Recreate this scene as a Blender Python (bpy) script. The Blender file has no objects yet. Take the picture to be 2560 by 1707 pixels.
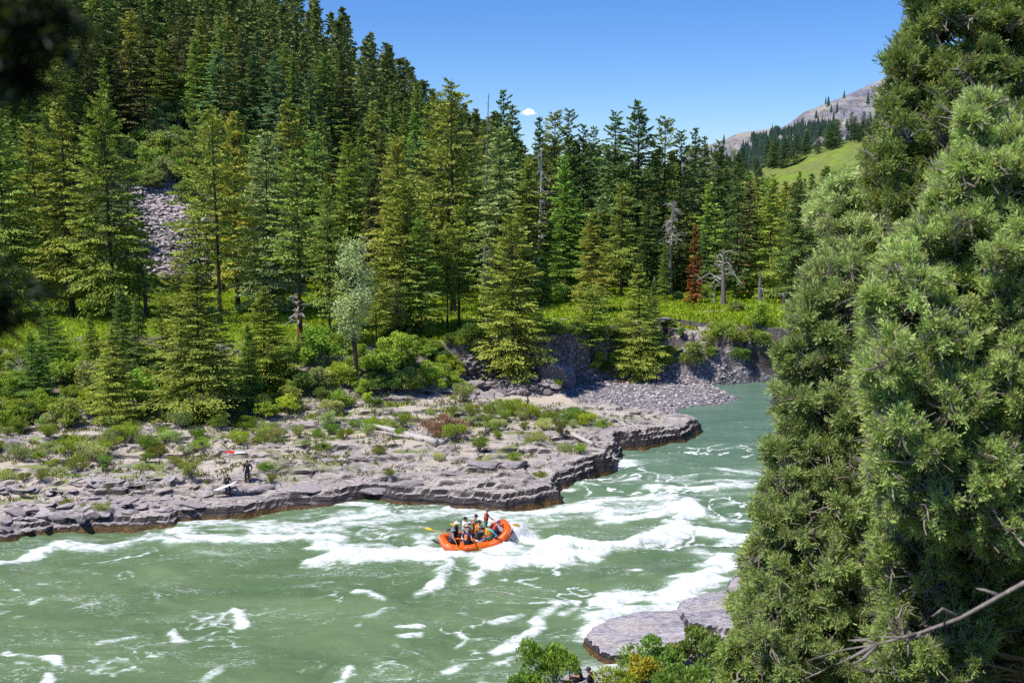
import bpy, bmesh, math, random
import numpy as np
from mathutils import Vector, Matrix

random.seed(7)
RNG = np.random.default_rng(11)
SC = bpy.context.scene
COL = SC.collection
R = math.radians

# ------------------------------------------------------------------ camera
CAM_H = 24.0
F = 2844.0                       # focal length in photo pixels (40 mm)
PITCH = math.atan((853.5 - 440.0) / F)
CP, SP = math.cos(PITCH), math.sin(PITCH)
cam_data = bpy.data.cameras.new('camera')
cam = bpy.data.objects.new('camera', cam_data)
COL.objects.link(cam)
cam.location = (0, 0, CAM_H)
cam.rotation_euler = (math.pi / 2 - PITCH, 0, 0)
cam_data.sensor_width = 36.0
cam_data.lens = 36.0 * F / 2560.0
cam_data.clip_start = 0.1
cam_data.clip_end = 12000
cam_data.dof.use_dof = True
cam_data.dof.focus_distance = 80.0
cam_data.dof.aperture_fstop = 3.2
SC.camera = cam


def ray(u, v):
    a = (u - 1280.0) / F
    b = (853.5 - v) / F
    return a, CP + b * SP, -SP + b * CP


def P(u, v, z=0.0):
    """a spot in the photograph put onto the level plane at height z"""
    dx, dy, dz = ray(u, v)
    t = (z - CAM_H) / dz
    return (dx * t, dy * t, z)


def PD(u, v, y):
    """a spot in the photograph at ground distance y"""
    dx, dy, dz = ray(u, v)
    t = y / dy
    return (dx * t, y, CAM_H + dz * t)


# ------------------------------------------------------------------ noise
def _hash(ix, iy, seed):
    ix = ix.astype(np.int64); iy = iy.astype(np.int64)
    h = (ix * 374761393 + iy * 668265263 + seed * 1274126177) & 0x7fffffff
    h = ((h ^ (h >> 13)) * 1274126177) & 0x7fffffff
    h = ((h ^ (h >> 16)) * 2246822519) & 0x7fffffff
    return (h & 0xffff) / 65535.0


def vnoise(x, y, seed=0):
    x = np.asarray(x, dtype=np.float64); y = np.asarray(y, dtype=np.float64)
    ix = np.floor(x); iy = np.floor(y)
    fx = x - ix; fy = y - iy
    fx = fx * fx * fx * (fx * (fx * 6 - 15) + 10); fy = fy * fy * fy * (fy * (fy * 6 - 15) + 10)
    a = _hash(ix, iy, seed); b = _hash(ix + 1, iy, seed)
    c = _hash(ix, iy + 1, seed); d = _hash(ix + 1, iy + 1, seed)
    return (a * (1 - fx) + b * fx) * (1 - fy) + (c * (1 - fx) + d * fx) * fy


def fbm(x, y, seed=0, octv=4, gain=0.5):
    s = 0.0; amp = 1.0; tot = 0.0
    for k in range(octv):
        s = s + amp * vnoise(x * 2 ** k + 17.3 * k, y * 2 ** k - 9.1 * k, seed + k)
        tot += amp; amp *= gain
    return s / tot            # 0..1


def sstep(a, b, x):
    t = np.clip((x - a) / (b - a), 0, 1)
    return t * t * (3 - 2 * t)


def seg_dist(x, y, pts, closed=False):
    """distance of every point to a polyline"""
    pts = np.asarray(pts, dtype=np.float64)[:, :2]
    if closed:
        pts = np.vstack([pts, pts[:1]])
    d2 = np.full(np.shape(x), 1e18)
    for (ax, ay), (bx, by) in zip(pts[:-1], pts[1:]):
        vx, vy = bx - ax, by - ay
        L = vx * vx + vy * vy + 1e-12
        t = np.clip(((x - ax) * vx + (y - ay) * vy) / L, 0, 1)
        d2 = np.minimum(d2, (x - ax - t * vx) ** 2 + (y - ay - t * vy) ** 2)
    return np.sqrt(d2)


def inside(x, y, pts):
    pts = np.asarray(pts, dtype=np.float64)[:, :2]
    res = np.zeros(np.shape(x), bool)
    n = len(pts)
    for i in range(n):
        ax, ay = pts[i]; bx, by = pts[(i + 1) % n]
        c = ((ay > y) != (by > y)) & (x < (bx - ax) * (y - ay) / (by - ay + 1e-15) + ax)
        res ^= c
    return res


def sdist(x, y, pts):
    d = seg_dist(x, y, pts, True)
    return np.where(inside(x, y, pts), d, -d)


# ------------------------------------------------------------------ objects
def tag(o, label=None, cat=None, group=None, kind=None):
    if label: o['label'] = label
    if cat: o['category'] = cat
    if group: o['group'] = group
    if kind: o['kind'] = kind
    return o


def link(o, parent=None):
    COL.objects.link(o)
    if parent is not None:
        o.parent = parent
    return o


def empty(name, loc=(0, 0, 0), rz=0.0, scale=None):
    o = bpy.data.objects.new(name, None)
    o.empty_display_size = 0.2
    o.location = loc
    o.rotation_euler = (0, 0, rz)
    if scale is not None:
        o.scale = scale
    return link(o)


def obj(name, me, parent=None, loc=None):
    o = bpy.data.objects.new(name, me)
    if loc is not None:
        o.location = loc
    return link(o, parent)


def np_mesh(name, verts, faces, mats, attrs=None, smooth=False, matidx=None):
    """fast mesh from arrays; faces is (n,3) or (n,4)"""
    verts = np.ascontiguousarray(verts, dtype=np.float32)
    faces = np.ascontiguousarray(faces, dtype=np.int32)
    me = bpy.data.meshes.new(name)
    k = faces.shape[1]
    me.vertices.add(len(verts)); me.vertices.foreach_set('co', verts.ravel())
    me.loops.add(faces.size); me.loops.foreach_set('vertex_index', faces.ravel())
    me.polygons.add(len(faces))
    me.polygons.foreach_set('loop_start', np.arange(0, faces.size, k, dtype=np.int32))
    if smooth:
        me.polygons.foreach_set('use_smooth', np.ones(len(faces), dtype=bool))
    else:
        me.polygons.foreach_set('use_smooth', np.zeros(len(faces), dtype=bool))
    for m in (mats if isinstance(mats, (list, tuple)) else [mats]):
        me.materials.append(m)
    if matidx is not None:
        me.polygons.foreach_set('material_index', np.ascontiguousarray(matidx, dtype=np.int32))
    for nm, arr in (attrs or {}).items():
        arr = np.asarray(arr, dtype=np.float32)
        if arr.ndim == 1:
            a = me.attributes.new(nm, 'FLOAT', 'POINT'); a.data.foreach_set('value', arr)
        else:
            a = me.attributes.new(nm, 'FLOAT_COLOR', 'POINT'); a.data.foreach_set('color', arr.ravel())
    me.update(calc_edges=True)
    return me


def grid_faces(nx, ny):
    i = np.arange(nx - 1); j = np.arange(ny - 1)
    I, J = np.meshgrid(i, j)
    a = (J * nx + I).ravel()
    return np.stack([a, a + 1, a + 1 + nx, a + nx], 1)


def spaced(lo, hi, fine_lo, fine_hi, step, grow=1.12, maxstep=12.0):
    """1-D coordinates: fine inside, growing outside"""
    mid = list(np.arange(fine_lo, fine_hi + step * .5, step))
    left = []; s = step; x = fine_lo
    while x > lo:
        s = min(s * grow, maxstep); x -= s; left.append(x)
    right = []; s = step; x = mid[-1]
    while x < hi:
        s = min(s * grow, maxstep); x += s; right.append(x)
    return np.array(left[::-1] + mid + right)


class Soup:
    """quads / triangles gathered from arrays into one mesh"""
    def __init__(self):
        self.v = []; self.f = []; self.n = 0; self.a = {}; self.m = []

    def add(self, v, f, mat=0, **attrs):
        v = np.asarray(v, dtype=np.float32); f = np.asarray(f, dtype=np.int32)
        if f.shape[1] == 3:
            f = np.concatenate([f, f[:, 2:3]], 1)
        self.v.append(v); self.f.append(f + self.n); self.n += len(v)
        self.m.append(np.full(len(f), mat))
        for k, x in attrs.items():
            self.a.setdefault(k, []).append(np.broadcast_to(np.asarray(x, dtype=np.float32), (len(v),)))
        return self

    def mesh(self, name, mats, smooth=False):
        V = np.concatenate(self.v); Fq = np.concatenate(self.f); M = np.concatenate(self.m)
        A = {k: np.concatenate(x) for k, x in self.a.items()}
        tri = Fq[:, 2] == Fq[:, 3]
        if not tri.any():
            return np_mesh(name, V, Fq, mats, A, smooth, M)
        # mixed: write loops by hand
        me = bpy.data.meshes.new(name)
        ln = np.where(tri, 3, 4)
        st = np.concatenate([[0], np.cumsum(ln)[:-1]])
        keep = np.ones(Fq.shape, bool); keep[tri, 3] = False
        loops = Fq[keep]
        me.vertices.add(len(V)); me.vertices.foreach_set('co', V.ravel().astype(np.float32))
        me.loops.add(len(loops)); me.loops.foreach_set('vertex_index', loops.astype(np.int32))
        me.polygons.add(len(Fq)); me.polygons.foreach_set('loop_start', st.astype(np.int32))
        me.polygons.foreach_set('use_smooth', np.full(len(Fq), smooth, dtype=bool))
        for m in (mats if isinstance(mats, (list, tuple)) else [mats]):
            me.materials.append(m)
        me.polygons.foreach_set('material_index', M.astype(np.int32))
        for nm, arr in A.items():
            a = me.attributes.new(nm, 'FLOAT', 'POINT'); a.data.foreach_set('value', arr.astype(np.float32))
        me.update(calc_edges=True)
        return me


def tube_arr(path, radii, n=7, cap=True):
    """tapered tube along points -> verts, quads"""
    path = np.asarray(path, dtype=np.float64)
    m = len(path)
    radii = np.broadcast_to(np.asarray(radii, dtype=np.float64), (m,))
    T = np.gradient(path, axis=0)
    T /= np.linalg.norm(T, axis=1)[:, None] + 1e-9
    ref = np.array([0, 0, 1.0]) if abs(T[0][2]) < 0.9 else np.array([1.0, 0, 0])
    U = np.cross(T, ref); U /= np.linalg.norm(U, axis=1)[:, None] + 1e-9
    V = np.cross(T, U)
    ang = np.linspace(0, 2 * math.pi, n, endpoint=False)
    ring = (U[:, None, :] * np.cos(ang)[None, :, None] + V[:, None, :] * np.sin(ang)[None, :, None])
    vs = path[:, None, :] + ring * radii[:, None, None]
    vs = vs.reshape(-1, 3)
    fs = []
    for i in range(m - 1):
        for k in range(n):
            a = i * n + k; b = i * n + (k + 1) % n
            fs.append((a, b, b + n, a + n))
    if cap:
        vs = np.vstack([vs, path[0], path[-1]])
        c0 = m * n; c1 = c0 + 1
        for k in range(n):
            fs.append(((k + 1) % n, k, c0, c0))
            fs.append(((m - 1) * n + k, (m - 1) * n + (k + 1) % n, c1, c1))
    return vs, np.array(fs)


# ------------------------------------------------------------------ materials
def new_mat(name):
    m = bpy.data.materials.new(name)
    m.use_nodes = True
    nt = m.node_tree
    nt.nodes.clear()
    out = nt.nodes.new('ShaderNodeOutputMaterial')
    return m, nt, out


class NT:
    """small helper for wiring nodes"""
    def __init__(self, nt): self.nt = nt

    def node(self, t, **kw):
        n = self.nt.nodes.new(t)
        for k, v in kw.items():
            setattr(n, k, v)
        return n

    def link(self, a, b): self.nt.links.new(a, b)

    def put(self, sock, v):
        if hasattr(v, 'links') or isinstance(v, bpy.types.NodeSocket):
            self.link(v, sock)
        else:
            if sock.type == 'RGBA' and len(v) == 3:
                v = (*v, 1)
            sock.default_value = v

    def math(self, op, a, b=None, c=None, clamp=False):
        n = self.node('ShaderNodeMath', operation=op, use_clamp=clamp)
        self.put(n.inputs[0], a)
        if b is not None: self.put(n.inputs[1], b)
        if c is not None: self.put(n.inputs[2], c)
        return n.outputs[0]

    def mix(self, fac, a, b, mode='MIX'):
        n = self.node('ShaderNodeMix', data_type='RGBA', blend_type=mode)
        self.put(n.inputs[0], fac); self.put(n.inputs[6], a); self.put(n.inputs[7], b)
        return n.outputs[2]

    def noise(self, scale, detail=4, rough=0.55, vec=None, dist=0.0, out='Fac'):
        n = self.node('ShaderNodeTexNoise')
        n.inputs['Scale'].default_value = scale
        n.inputs['Detail'].default_value = detail
        n.inputs['Roughness'].default_value = rough
        n.inputs['Distortion'].default_value = dist
        if vec is not None: self.link(vec, n.inputs['Vector'])
        return n.outputs[out]

    def ramp(self, fac, stops, interp='LINEAR'):
        n = self.node('ShaderNodeValToRGB')
        n.color_ramp.interpolation = interp
        el = n.color_ramp.elements
        while len(el) < len(stops): el.new(0.5)
        for e, (p, c) in zip(el, stops):
            e.position = p
            e.color = (*c, 1) if not np.isscalar(c) else (c, c, c, 1)
        self.link(fac, n.inputs[0])
        return n.outputs[0]

    def smooth(self, x, a, b):
        n = self.node('ShaderNodeMapRange', interpolation_type='SMOOTHSTEP')
        self.put(n.inputs[0], x)
        n.inputs[1].default_value = a; n.inputs[2].default_value = b
        return n.outputs[0]

    def attr(self, name, out='Fac'):
        n = self.node('ShaderNodeAttribute', attribute_name=name)
        return n.outputs[out]

    def pos(self): return self.node('ShaderNodeNewGeometry').outputs['Position']

    def mapping(self, vec, scale=(1, 1, 1), rot=(0, 0, 0)):
        n = self.node('ShaderNodeMapping')
        n.inputs['Scale'].default_value = scale
        n.inputs['Rotation'].default_value = rot
        self.link(vec, n.inputs['Vector'])
        return n.outputs[0]

    def bump(self, h, strength=0.5, dist=0.1, normal=None):
        n = self.node('ShaderNodeBump')
        n.inputs['Strength'].default_value = strength
        n.inputs['Distance'].default_value = dist
        self.link(h, n.inputs['Height'])
        if normal is not None: self.link(normal, n.inputs['Normal'])
        return n.outputs[0]

    def principled(self, color, rough=0.7, normal=None, **kw):
        n = self.node('ShaderNodeBsdfPrincipled')
        self.put(n.inputs['Base Color'], color)
        self.put(n.inputs['Roughness'], rough)
        if normal is not None: self.link(normal, n.inputs['Normal'])
        for k, v in kw.items():
            self.put(n.inputs[k], v)
        return n.outputs[0]


def plain(name, color, rough=0.6, var=0.25, scale=8.0, bump=0.0, spec=0.4):
    """simple procedural paint / cloth: a colour broken up by object-space noise"""
    m, nt, out = new_mat(name)
    h = NT(nt)
    tc = h.node('ShaderNodeTexCoord').outputs['Object']
    n = h.noise(scale, 4, 0.6, tc)
    dark = tuple(c * (1 - var) for c in color)
    lite = tuple(min(1, c * (1 + var)) for c in color)
    c = h.ramp(n, [(0.3, dark), (0.7, lite)])
    nb = h.bump(n, bump, 0.02) if bump else None
    h.link(h.principled(c, rough, nb, **{'Specular IOR Level': spec}), out.inputs[0])
    return m

# ================================================================== LAND SHAPE
PX_SHORE = [(0, 1357), (109, 1337), (272, 1322), (360, 1326), (435, 1319), (457, 1306), (530, 1299), (610, 1295), (707, 1276),
            (827, 1271), (925, 1254), (1010, 1263), (1088, 1268), (1197, 1273), (1263, 1284), (1322, 1268), (1396, 1252),
            (1404, 1230), (1458, 1206), (1524, 1181), (1551, 1154), (1556, 1127), (1622, 1119), (1709, 1105), (1758, 1078),
            (1735, 1062), (1640, 1056), (1524, 1046), (1470, 1038), (1578, 1026), (1640, 1037), (1710, 1040), (1690, 1026),
            (1741, 1014), (1800, 1012), (1856, 999), (1830, 985), (1785, 971), (1741, 962), (1785, 956), (1921, 945), (2200, 932), (2800, 915)]
SHORE = [(-300, 66), (-120, 68)] + [P(*p)[:2] for p in PX_SHORE] + [(400, 150)]
FAR_LAND = SHORE + [(2500, 150), (2500, 4000), (-2500, 4000), (-2500, 66)]
PX_FOOT = [(-700, 1110), (-100, 1090), (0, 1075), (180, 1085), (360, 1088), (560, 1055), (760, 1040), (1000, 1010), (1110, 985), (1160, 965),
           (1300, 962), (1450, 955), (1600, 948), (1700, 952), (1790, 955), (1921, 944), (2200, 931), (2800, 914)]
FOOT = [(-300, 96)] + [P(u, v, 2.2 if u < 1200 else 0.8)[:2] for u, v in PX_FOOT] + [(400, 152)]
PX_TERR = [(-700, 900), (-100, 880), (160, 840), (400, 840), (700, 850), (850, 840), (960, 832), (1100, 846), (1250, 846), (1400, 838), (1500, 822),
           (1600, 806), (1700, 802), (1800, 806), (1950, 815), (2300, 815), (2800, 810)]
TERR = [(-300, 118)] + [P(u, v, 6.5)[:2] for u, v in PX_TERR] + [(400, 180)]
FAR_BOX = [(2500, 200), (2500, 4000), (-2500, 4000), (-2500, 100)]
GRAVEL = [P(u, v, 0.4)[:2] for u, v in [(1430, 1036), (1500, 1032), (1578, 1026), (1698, 1042), (1880, 1000), (1800, 955), (1640, 938),
                                       (1500, 948), (1330, 965), (1200, 960), (1150, 975), (1160, 1000), (1250, 985), (1400, 985)]]
SAND = [P(u, v, 1.2)[:2] for u, v in [(1130, 990), (1250, 980), (1440, 985), (1460, 1005), (1440, 1030), (1300, 1020), (1180, 1020)]]
SCREE = [PD(u, v, y)[:2] for u, v, y in [(330, 650, 170), (520, 650, 170), (505, 500, 195), (345, 490, 195)]]
MEADOW_R = [P(u, v, 6.5)[:2] for u, v in [(1560, 780), (1640, 740), (1720, 735), (1830, 760), (1900, 800), (1700, 812), (1590, 815)]]


def stepped(t, st, sharp=0.72):
    k = np.floor(t / st); f = t / st - k
    return st * (k + 0.12 * f + 0.88 * sstep(sharp, 1.0, f))


def hill1(x, y):
    w = 180 + 12 * (fbm(x / 40, y / 40, 91, 3) - .5) - np.hypot(x + 150, y - 315)
    return 0.55 * (np.sqrt(w * w + 30) + w) / 2


def hill2(x, y):
    up = np.interp(x, [10, 40, 72, 104, 160, 260], [0, 7, 17, 27.5, 42, 60])
    return up * sstep(165, 345, y) * (1 - 1.2 * sstep(352, 620, y))


def far_height(x, y):
    """height of the far bank and hills, plus masks (grass, stones, sand, forest floor)"""
    x = np.asarray(x, float); y = np.asarray(y, float)
    wob = (fbm(x / 1.9, y / 1.6, 3, 3) - .5) * 1.0 + (fbm(x / .6, y / .6, 5, 2) - .5) * 0.14
    d = sdist(x, y, FAR_LAND) + wob
    bf = inside(x, y, FOOT + FAR_BOX); bt = inside(x, y, TERR + FAR_BOX)
    dF = seg_dist(x, y, FOOT); dT = seg_dist(x, y, TERR)
    t = np.where(bt, 1.0, np.where(bf, dF / (dF + dT + 1e-6), 0.0))
    # rock shelf
    E = np.interp(x, [-60, -32, -26, -12, 0, 6, 10, 14], [0.45, 0.5, 0.75, 0.95, 1.1, 1.35, 1.5, 1.2])
    rn = fbm(x / 10, y / 3.2, 21, 4)
    ramp = E * (0.35 + 0.65 * sstep(0.0, 0.9, d)) + 0.075 * np.clip(d, 0, 22) + (rn - .5) * 1.5 * sstep(0.3, 3, d)
    ramp = ramp + (fbm(x / 2.4, y / 1.1, 27, 3) - .5) * 0.34
    plates = stepped(ramp + 0.2, 0.4) * 0.8 + ramp * 0.2
    crack = np.abs(fbm(x / 3.4, y / 1.5, 33, 3) - .5)
    shelf = plates - 0.16 * (1 - sstep(0.0, 0.03, crack)) * sstep(.2, 1, d)
    shelf += (fbm(x / .7, y / .45, 41, 3) - .5) * 0.10
    # gravel point
    gm = sstep(-1.2, 0.8, sdist(x, y, GRAVEL))
    sm = sstep(-1.0, 1.0, sdist(x, y, SAND) + (fbm(x / 2, y / 2, 47, 2) - .5) * 2) * (1 - 0 * gm)
    gravel = 0.28 * sstep(0, 2.0, d) + 0.05 * np.clip(d, 0, 14) + (fbm(x / .9, y / .6, 51, 3) - .5) * 0.34
    low = shelf * (1 - gm) + gravel * gm
    low = low * (1 - sm) + (0.7 + 0.05 * np.clip(d, 0, 12)) * sm
    low = np.where(d < 0, np.maximum(-3.0, d * 1.4 - 0.05), np.maximum(low, 0.02 + 0 * d) * sstep(0, 0.22, d))
    # slope or cliff up to the terrace
    cl = sstep(-9, -2, x) * (1 - sstep(60, 90, x))
    soft = sstep(0, 1, t)
    rag = (fbm(x / 2.5, y / 2.5, 61, 4) - .5)
    hard = 0.22 * t + 0.78 * sstep(.38, .8, t + rag * .35)
    slant = np.clip(.72 * t + .28 * stepped(np.clip(t + rag * .5, 0, 1), .34, .6) + rag * .12, 0, 1)
    ks = sstep(8, 17, x)
    hard = hard * (1 - ks) + slant * ks
    prof = soft * (1 - cl) + hard * cl
    prof = np.where(bt, 1.0, np.where(bf, prof, 0.0))
    top = 6.5 + (fbm(x / 9, y / 9, 71, 3) - .5) * 0.9
    rough = (fbm(x / 1.3, y / 1.0, 75, 4) - .5) * 1.5 * cl * sstep(.05, .4, t) * (1 - sstep(.75, 1, t)) + (fbm(x / 3, y / 3, 77, 3) - .5) * .9 * sstep(0, .3, t) * (1 - sstep(.7, 1, t))
    z = low * (1 - prof) + top * prof + rough
    h1_ = hill1(x, y)
    hz = (h1_ + hill2(x, y)) * sstep(0, 6, np.where(bt, dT, 0))
    hz = hz + (fbm(x / 14, y / 14, 81, 4) - .5) * 5 * sstep(1, 14, hz)
    z = z + hz
    # masks
    scr = sstep(-2.5, 1.5, sdist(x, y, SCREE) + (fbm(x / 3, y / 3, 85, 3) - .5) * 4)
    n1 = fbm(x / 3, y / 3, 87, 4)
    gr = np.where(bt, 1.0, sstep(.05, .5, t) * sstep(.34, .5, n1 - cl * .1 + cl * (t - .75) * .25))
    gr = gr * (1 - sstep(1.5, 9, h1_) * 0.75)
    tuft = sstep(.56, .72, fbm(x / 2.2, y / 1.2, 95, 4)) * sstep(2.5, 7, d) * (1 - gm) * .85
    gr = np.maximum(gr, np.where(t <= 0, tuft, gr)) * (1 - scr) * (1 - sm * .8)
    soil = np.where(bt, sstep(1.5, 9, h1_), sstep(.1, .5, t) * (1 - cl * .8) * .55) * (1 - scr)
    dust = np.where(t <= 0, sstep(2, 9, d) * sstep(.35, .6, n1) * .9, 0)
    sand = np.maximum(sm, dust * (1 - gm))
    talus = sstep(.02, .1, t) * (1 - sstep(.45, .6, t)) * cl
    stones = np.clip(np.maximum(np.maximum(gm * (1 - sm), scr), talus * .9), 0, 1)
    return z, np.stack([gr, stones, sand, soil], -1)


def zfar(x, y):
    return float(far_height(np.array([float(x)]), np.array([float(y)]))[0][0])


NEAR_SHORE = [(-80, 36), (-40, 39), (-15, 44), (-4, 49), P(1330, 1760)[:2], P(1400, 1715)[:2], P(1450, 1690)[:2], P(1500, 1703)[:2],
              P(1545, 1690)[:2], P(1568, 1672)[:2], P(1515, 1660)[:2], P(1455, 1620)[:2], P(1462, 1604)[:2], P(1505, 1572)[:2], P(1560, 1556)[:2], P(1600, 1548)[:2],
              P(1690, 1540)[:2], P(1700, 1518)[:2], P(1745, 1506)[:2], P(1795, 1492)[:2], P(1850, 1440)[:2], P(1960, 1300)[:2], P(2100, 1180)[:2],
              P(2300, 1080)[:2], P(2600, 1005)[:2], (250, 118)]
NEAR_LAND = NEAR_SHORE + [(400, 100), (400, -120), (-80, -120)]
BLOCK = [P(u, v, 1.3)[:2] for u, v in [(1702, 1507), (1745, 1500), (1795, 1480), (1900, 1420), (2000, 1500), (1900, 1590), (1760, 1552), (1712, 1543)]]


def near_height(x, y):
    x = np.asarray(x, float); y = np.asarray(y, float)
    d = sdist(x, y, NEAR_LAND) + (fbm(x / 1.1, y / .9, 103, 3) - .5) * .6
    ramp = 0.55 * sstep(0, .2, d) + 0.07 * np.clip(d, 0, 8) + (fbm(x / 3, y / 2, 107, 3) - .5) * .35 * sstep(.4, 2, d)
    z = stepped(ramp, .22, .8) * .5 + ramp * .5 + (fbm(x / .5, y / .35, 109, 3) - .5) * .07
    z = z + .34 * sstep(0, .15, sdist(x, y, BLOCK) + (fbm(x / .6, y / .6, 111, 2) - .5) * .3)
    up = np.clip(d - 9.5, 0, 46)
    bank = up * .53 + (fbm(x / 5, y / 5, 113, 4) - .5) * 3.0 * sstep(0, 8, up) + (fbm(x / .9, y / .9, 117, 3) - .5) * .4 * sstep(0, 3, up)
    cam_keep = 1 - sstep(3, 8, np.hypot(x, y))
    z = z + bank
    z = z * (1 - cam_keep) + np.minimum(z, 22.2) * cam_keep
    z = np.where(d < 0, np.maximum(-3, d * .9 - .05), z * sstep(0, .12, d))
    soil = sstep(.2, 3, up)
    g = soil * sstep(.45, .6, fbm(x / 2, y / 2, 119, 3)) * .6
    sand = sstep(.5, .7, fbm(x / 2.2, y / 1.2, 121, 3)) * .35 * (1 - soil)
    return z, np.stack([g, 0 * g, sand, soil], -1)


def znear(x, y):
    return float(near_height(np.array([float(x)]), np.array([float(y)]))[0][0])


def land_material():
    m, nt, out = new_mat('land')
    h = NT(nt)
    pos = h.pos()
    geo = h.node('ShaderNodeNewGeometry')
    sx = h.node('ShaderNodeSeparateXYZ'); h.link(geo.outputs['True Normal'], sx.inputs[0])
    sp = h.node('ShaderNodeSeparateXYZ'); h.link(pos, sp.inputs[0])
    nz, pz = sx.outputs['Z'], sp.outputs['Z']
    at = h.node('ShaderNodeAttribute', attribute_name='mask')
    sc = h.node('ShaderNodeSeparateColor'); h.link(at.outputs['Color'], sc.inputs[0])
    grass, stones, sand = sc.outputs[0], sc.outputs[1], sc.outputs[2]
    soil = at.outputs['Alpha']
    strata = h.noise(1.0, 5, .62, h.mapping(pos, (.5, .5, 7)), .3)
    fine = h.noise(5.0, 6, .68, h.mapping(pos, (.7, 1.3, 2)))
    big = h.noise(.35, 4, .6, pos)
    # bare rock
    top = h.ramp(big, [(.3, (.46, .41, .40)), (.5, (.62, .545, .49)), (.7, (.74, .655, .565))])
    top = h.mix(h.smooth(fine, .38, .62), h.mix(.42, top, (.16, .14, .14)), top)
    side = h.ramp(strata, [(.35, (.010, .009, .011)), (.5, (.052, .043, .047)), (.68, (.135, .112, .105))])  # steep faces: shade deepened in the colour itself
    ck = h.noise(.9, 4, .62, h.mapping(pos, (.22, 1.5, .6)), 1.1)
    ck = h.math('SUBTRACT', 1.0, h.smooth(h.math('ABSOLUTE', h.math('SUBTRACT', ck, .5)), .0, .032))
    ck2 = h.noise(1.6, 3, .6, h.mapping(pos, (.5, 1.1, .6)), .8)
    ck2 = h.math('SUBTRACT', 1.0, h.smooth(h.math('ABSOLUTE', h.math('SUBTRACT', ck2, .5)), .0, .018))
    ck = h.math('MAXIMUM', ck, ck2)
    top = h.mix(h.math('MULTIPLY', ck, .85), top, (.05, .042, .045))
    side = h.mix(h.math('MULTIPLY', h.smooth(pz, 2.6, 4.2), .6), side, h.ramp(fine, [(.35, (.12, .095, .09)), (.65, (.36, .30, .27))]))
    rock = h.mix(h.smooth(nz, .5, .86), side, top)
    rust = h.smooth(h.noise(1.1, 4, .6, pos), .62, .75)
    rock = h.mix(h.math('MULTIPLY', rust, .35), rock, (.25, .16, .09))
    # dark wet lilac rock near the river, ochre slime in the splash line
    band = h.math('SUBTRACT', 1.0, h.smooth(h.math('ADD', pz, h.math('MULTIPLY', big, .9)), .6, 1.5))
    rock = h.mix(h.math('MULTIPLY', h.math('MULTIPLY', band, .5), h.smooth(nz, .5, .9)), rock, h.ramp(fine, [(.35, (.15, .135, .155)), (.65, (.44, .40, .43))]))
    slime = h.math('SUBTRACT', 1.0, h.smooth(h.math('ADD', pz, h.math('MULTIPLY', fine, .5)), .36, .62))
    rock = h.mix(h.math('MULTIPLY', slime, .92), rock, h.ramp(fine, [(.35, (.035, .022, .010)), (.62, (.24, .125, .03))]))
    nearslab = h.math('SUBTRACT', 1.0, h.smooth(sp.outputs['Y'], 66, 69))
    rock = h.mix(h.math('MULTIPLY', h.math('MULTIPLY', nearslab, .8), h.smooth(nz, .5, .85)), rock, h.mix(h.math('MULTIPLY', ck, .7), h.mix(h.math('MULTIPLY', h.smooth(h.noise(1.4, 6, .72, pos, .6), .5, .64), .55), h.ramp(fine, [(.32, (.26, .245, .29)), (.5, (.48, .455, .50)), (.7, (.68, .63, .63))]), (.21, .18, .19)), (.10, .09, .11)))
    # loose stones
    vo = h.node('ShaderNodeTexVoronoi'); vo.inputs['Scale'].default_value = 2.6
    h.link(h.mapping(pos, (1, 1, 1)), vo.inputs['Vector'])
    vc = h.node('ShaderNodeSeparateColor'); h.link(vo.outputs['Color'], vc.inputs[0])
    st = h.ramp(vc.outputs[0], [(0, (.26, .24, .255)), (.5, (.42, .39, .40)), (1, (.60, .55, .54))])
    st = h.mix(h.smooth(vo.outputs['Distance'], .2, .55), st, h.mix(.65, st, (.05, .045, .05)))
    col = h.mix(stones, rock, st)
    sandc = h.ramp(fine, [(.3, (.50, .42, .33)), (.7, (.70, .60, .48))])
    col = h.mix(h.math('MULTIPLY', sand, h.smooth(nz, .75, .95)), col, sandc)
    soilc = h.ramp(fine, [(.3, (.022, .026, .010)), (.55, (.055, .055, .024)), (.75, (.105, .095, .05))])
    col = h.mix(soil, col, soilc)
    gn = h.noise(.28, 4, .65, pos)
    g1 = h.ramp(h.noise(3.2, 5, .7, pos), [(.3, (.11, .18, .014)), (.5, (.23, .33, .024)), (.7, (.36, .43, .04))])
    g2 = h.ramp(h.noise(2.6, 5, .7, pos), [(.3, (.08, .15, .018)), (.7, (.24, .34, .045))])
    gc = h.mix(h.smooth(gn, .4, .6), g2, g1)
    gc = h.mix(h.math('MULTIPLY', h.smooth(h.noise(.11, 5, .68, pos), .36, .56), .85), gc, h.ramp(h.noise(.5, 5, .7, pos), [(.35, (.12, .155, .04)), (.65, (.28, .29, .08))]))
    col = h.mix(h.math('MULTIPLY', grass, h.smooth(nz, .45, .8)), col, gc)
    hb = h.math('ADD', h.math('MULTIPLY', fine, .7), h.math('MULTIPLY', strata, .6))
    hb = h.math('ADD', hb, h.math('MULTIPLY', h.math('MULTIPLY', vo.outputs['Distance'], stones), -.9))
    nb = h.bump(hb, .75, .22)
    rough = h.mix(slime, (.82, .82, .82), (.35, .35, .35))
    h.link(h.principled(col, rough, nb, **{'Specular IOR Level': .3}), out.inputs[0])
    return m


LAND = land_material()


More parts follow.
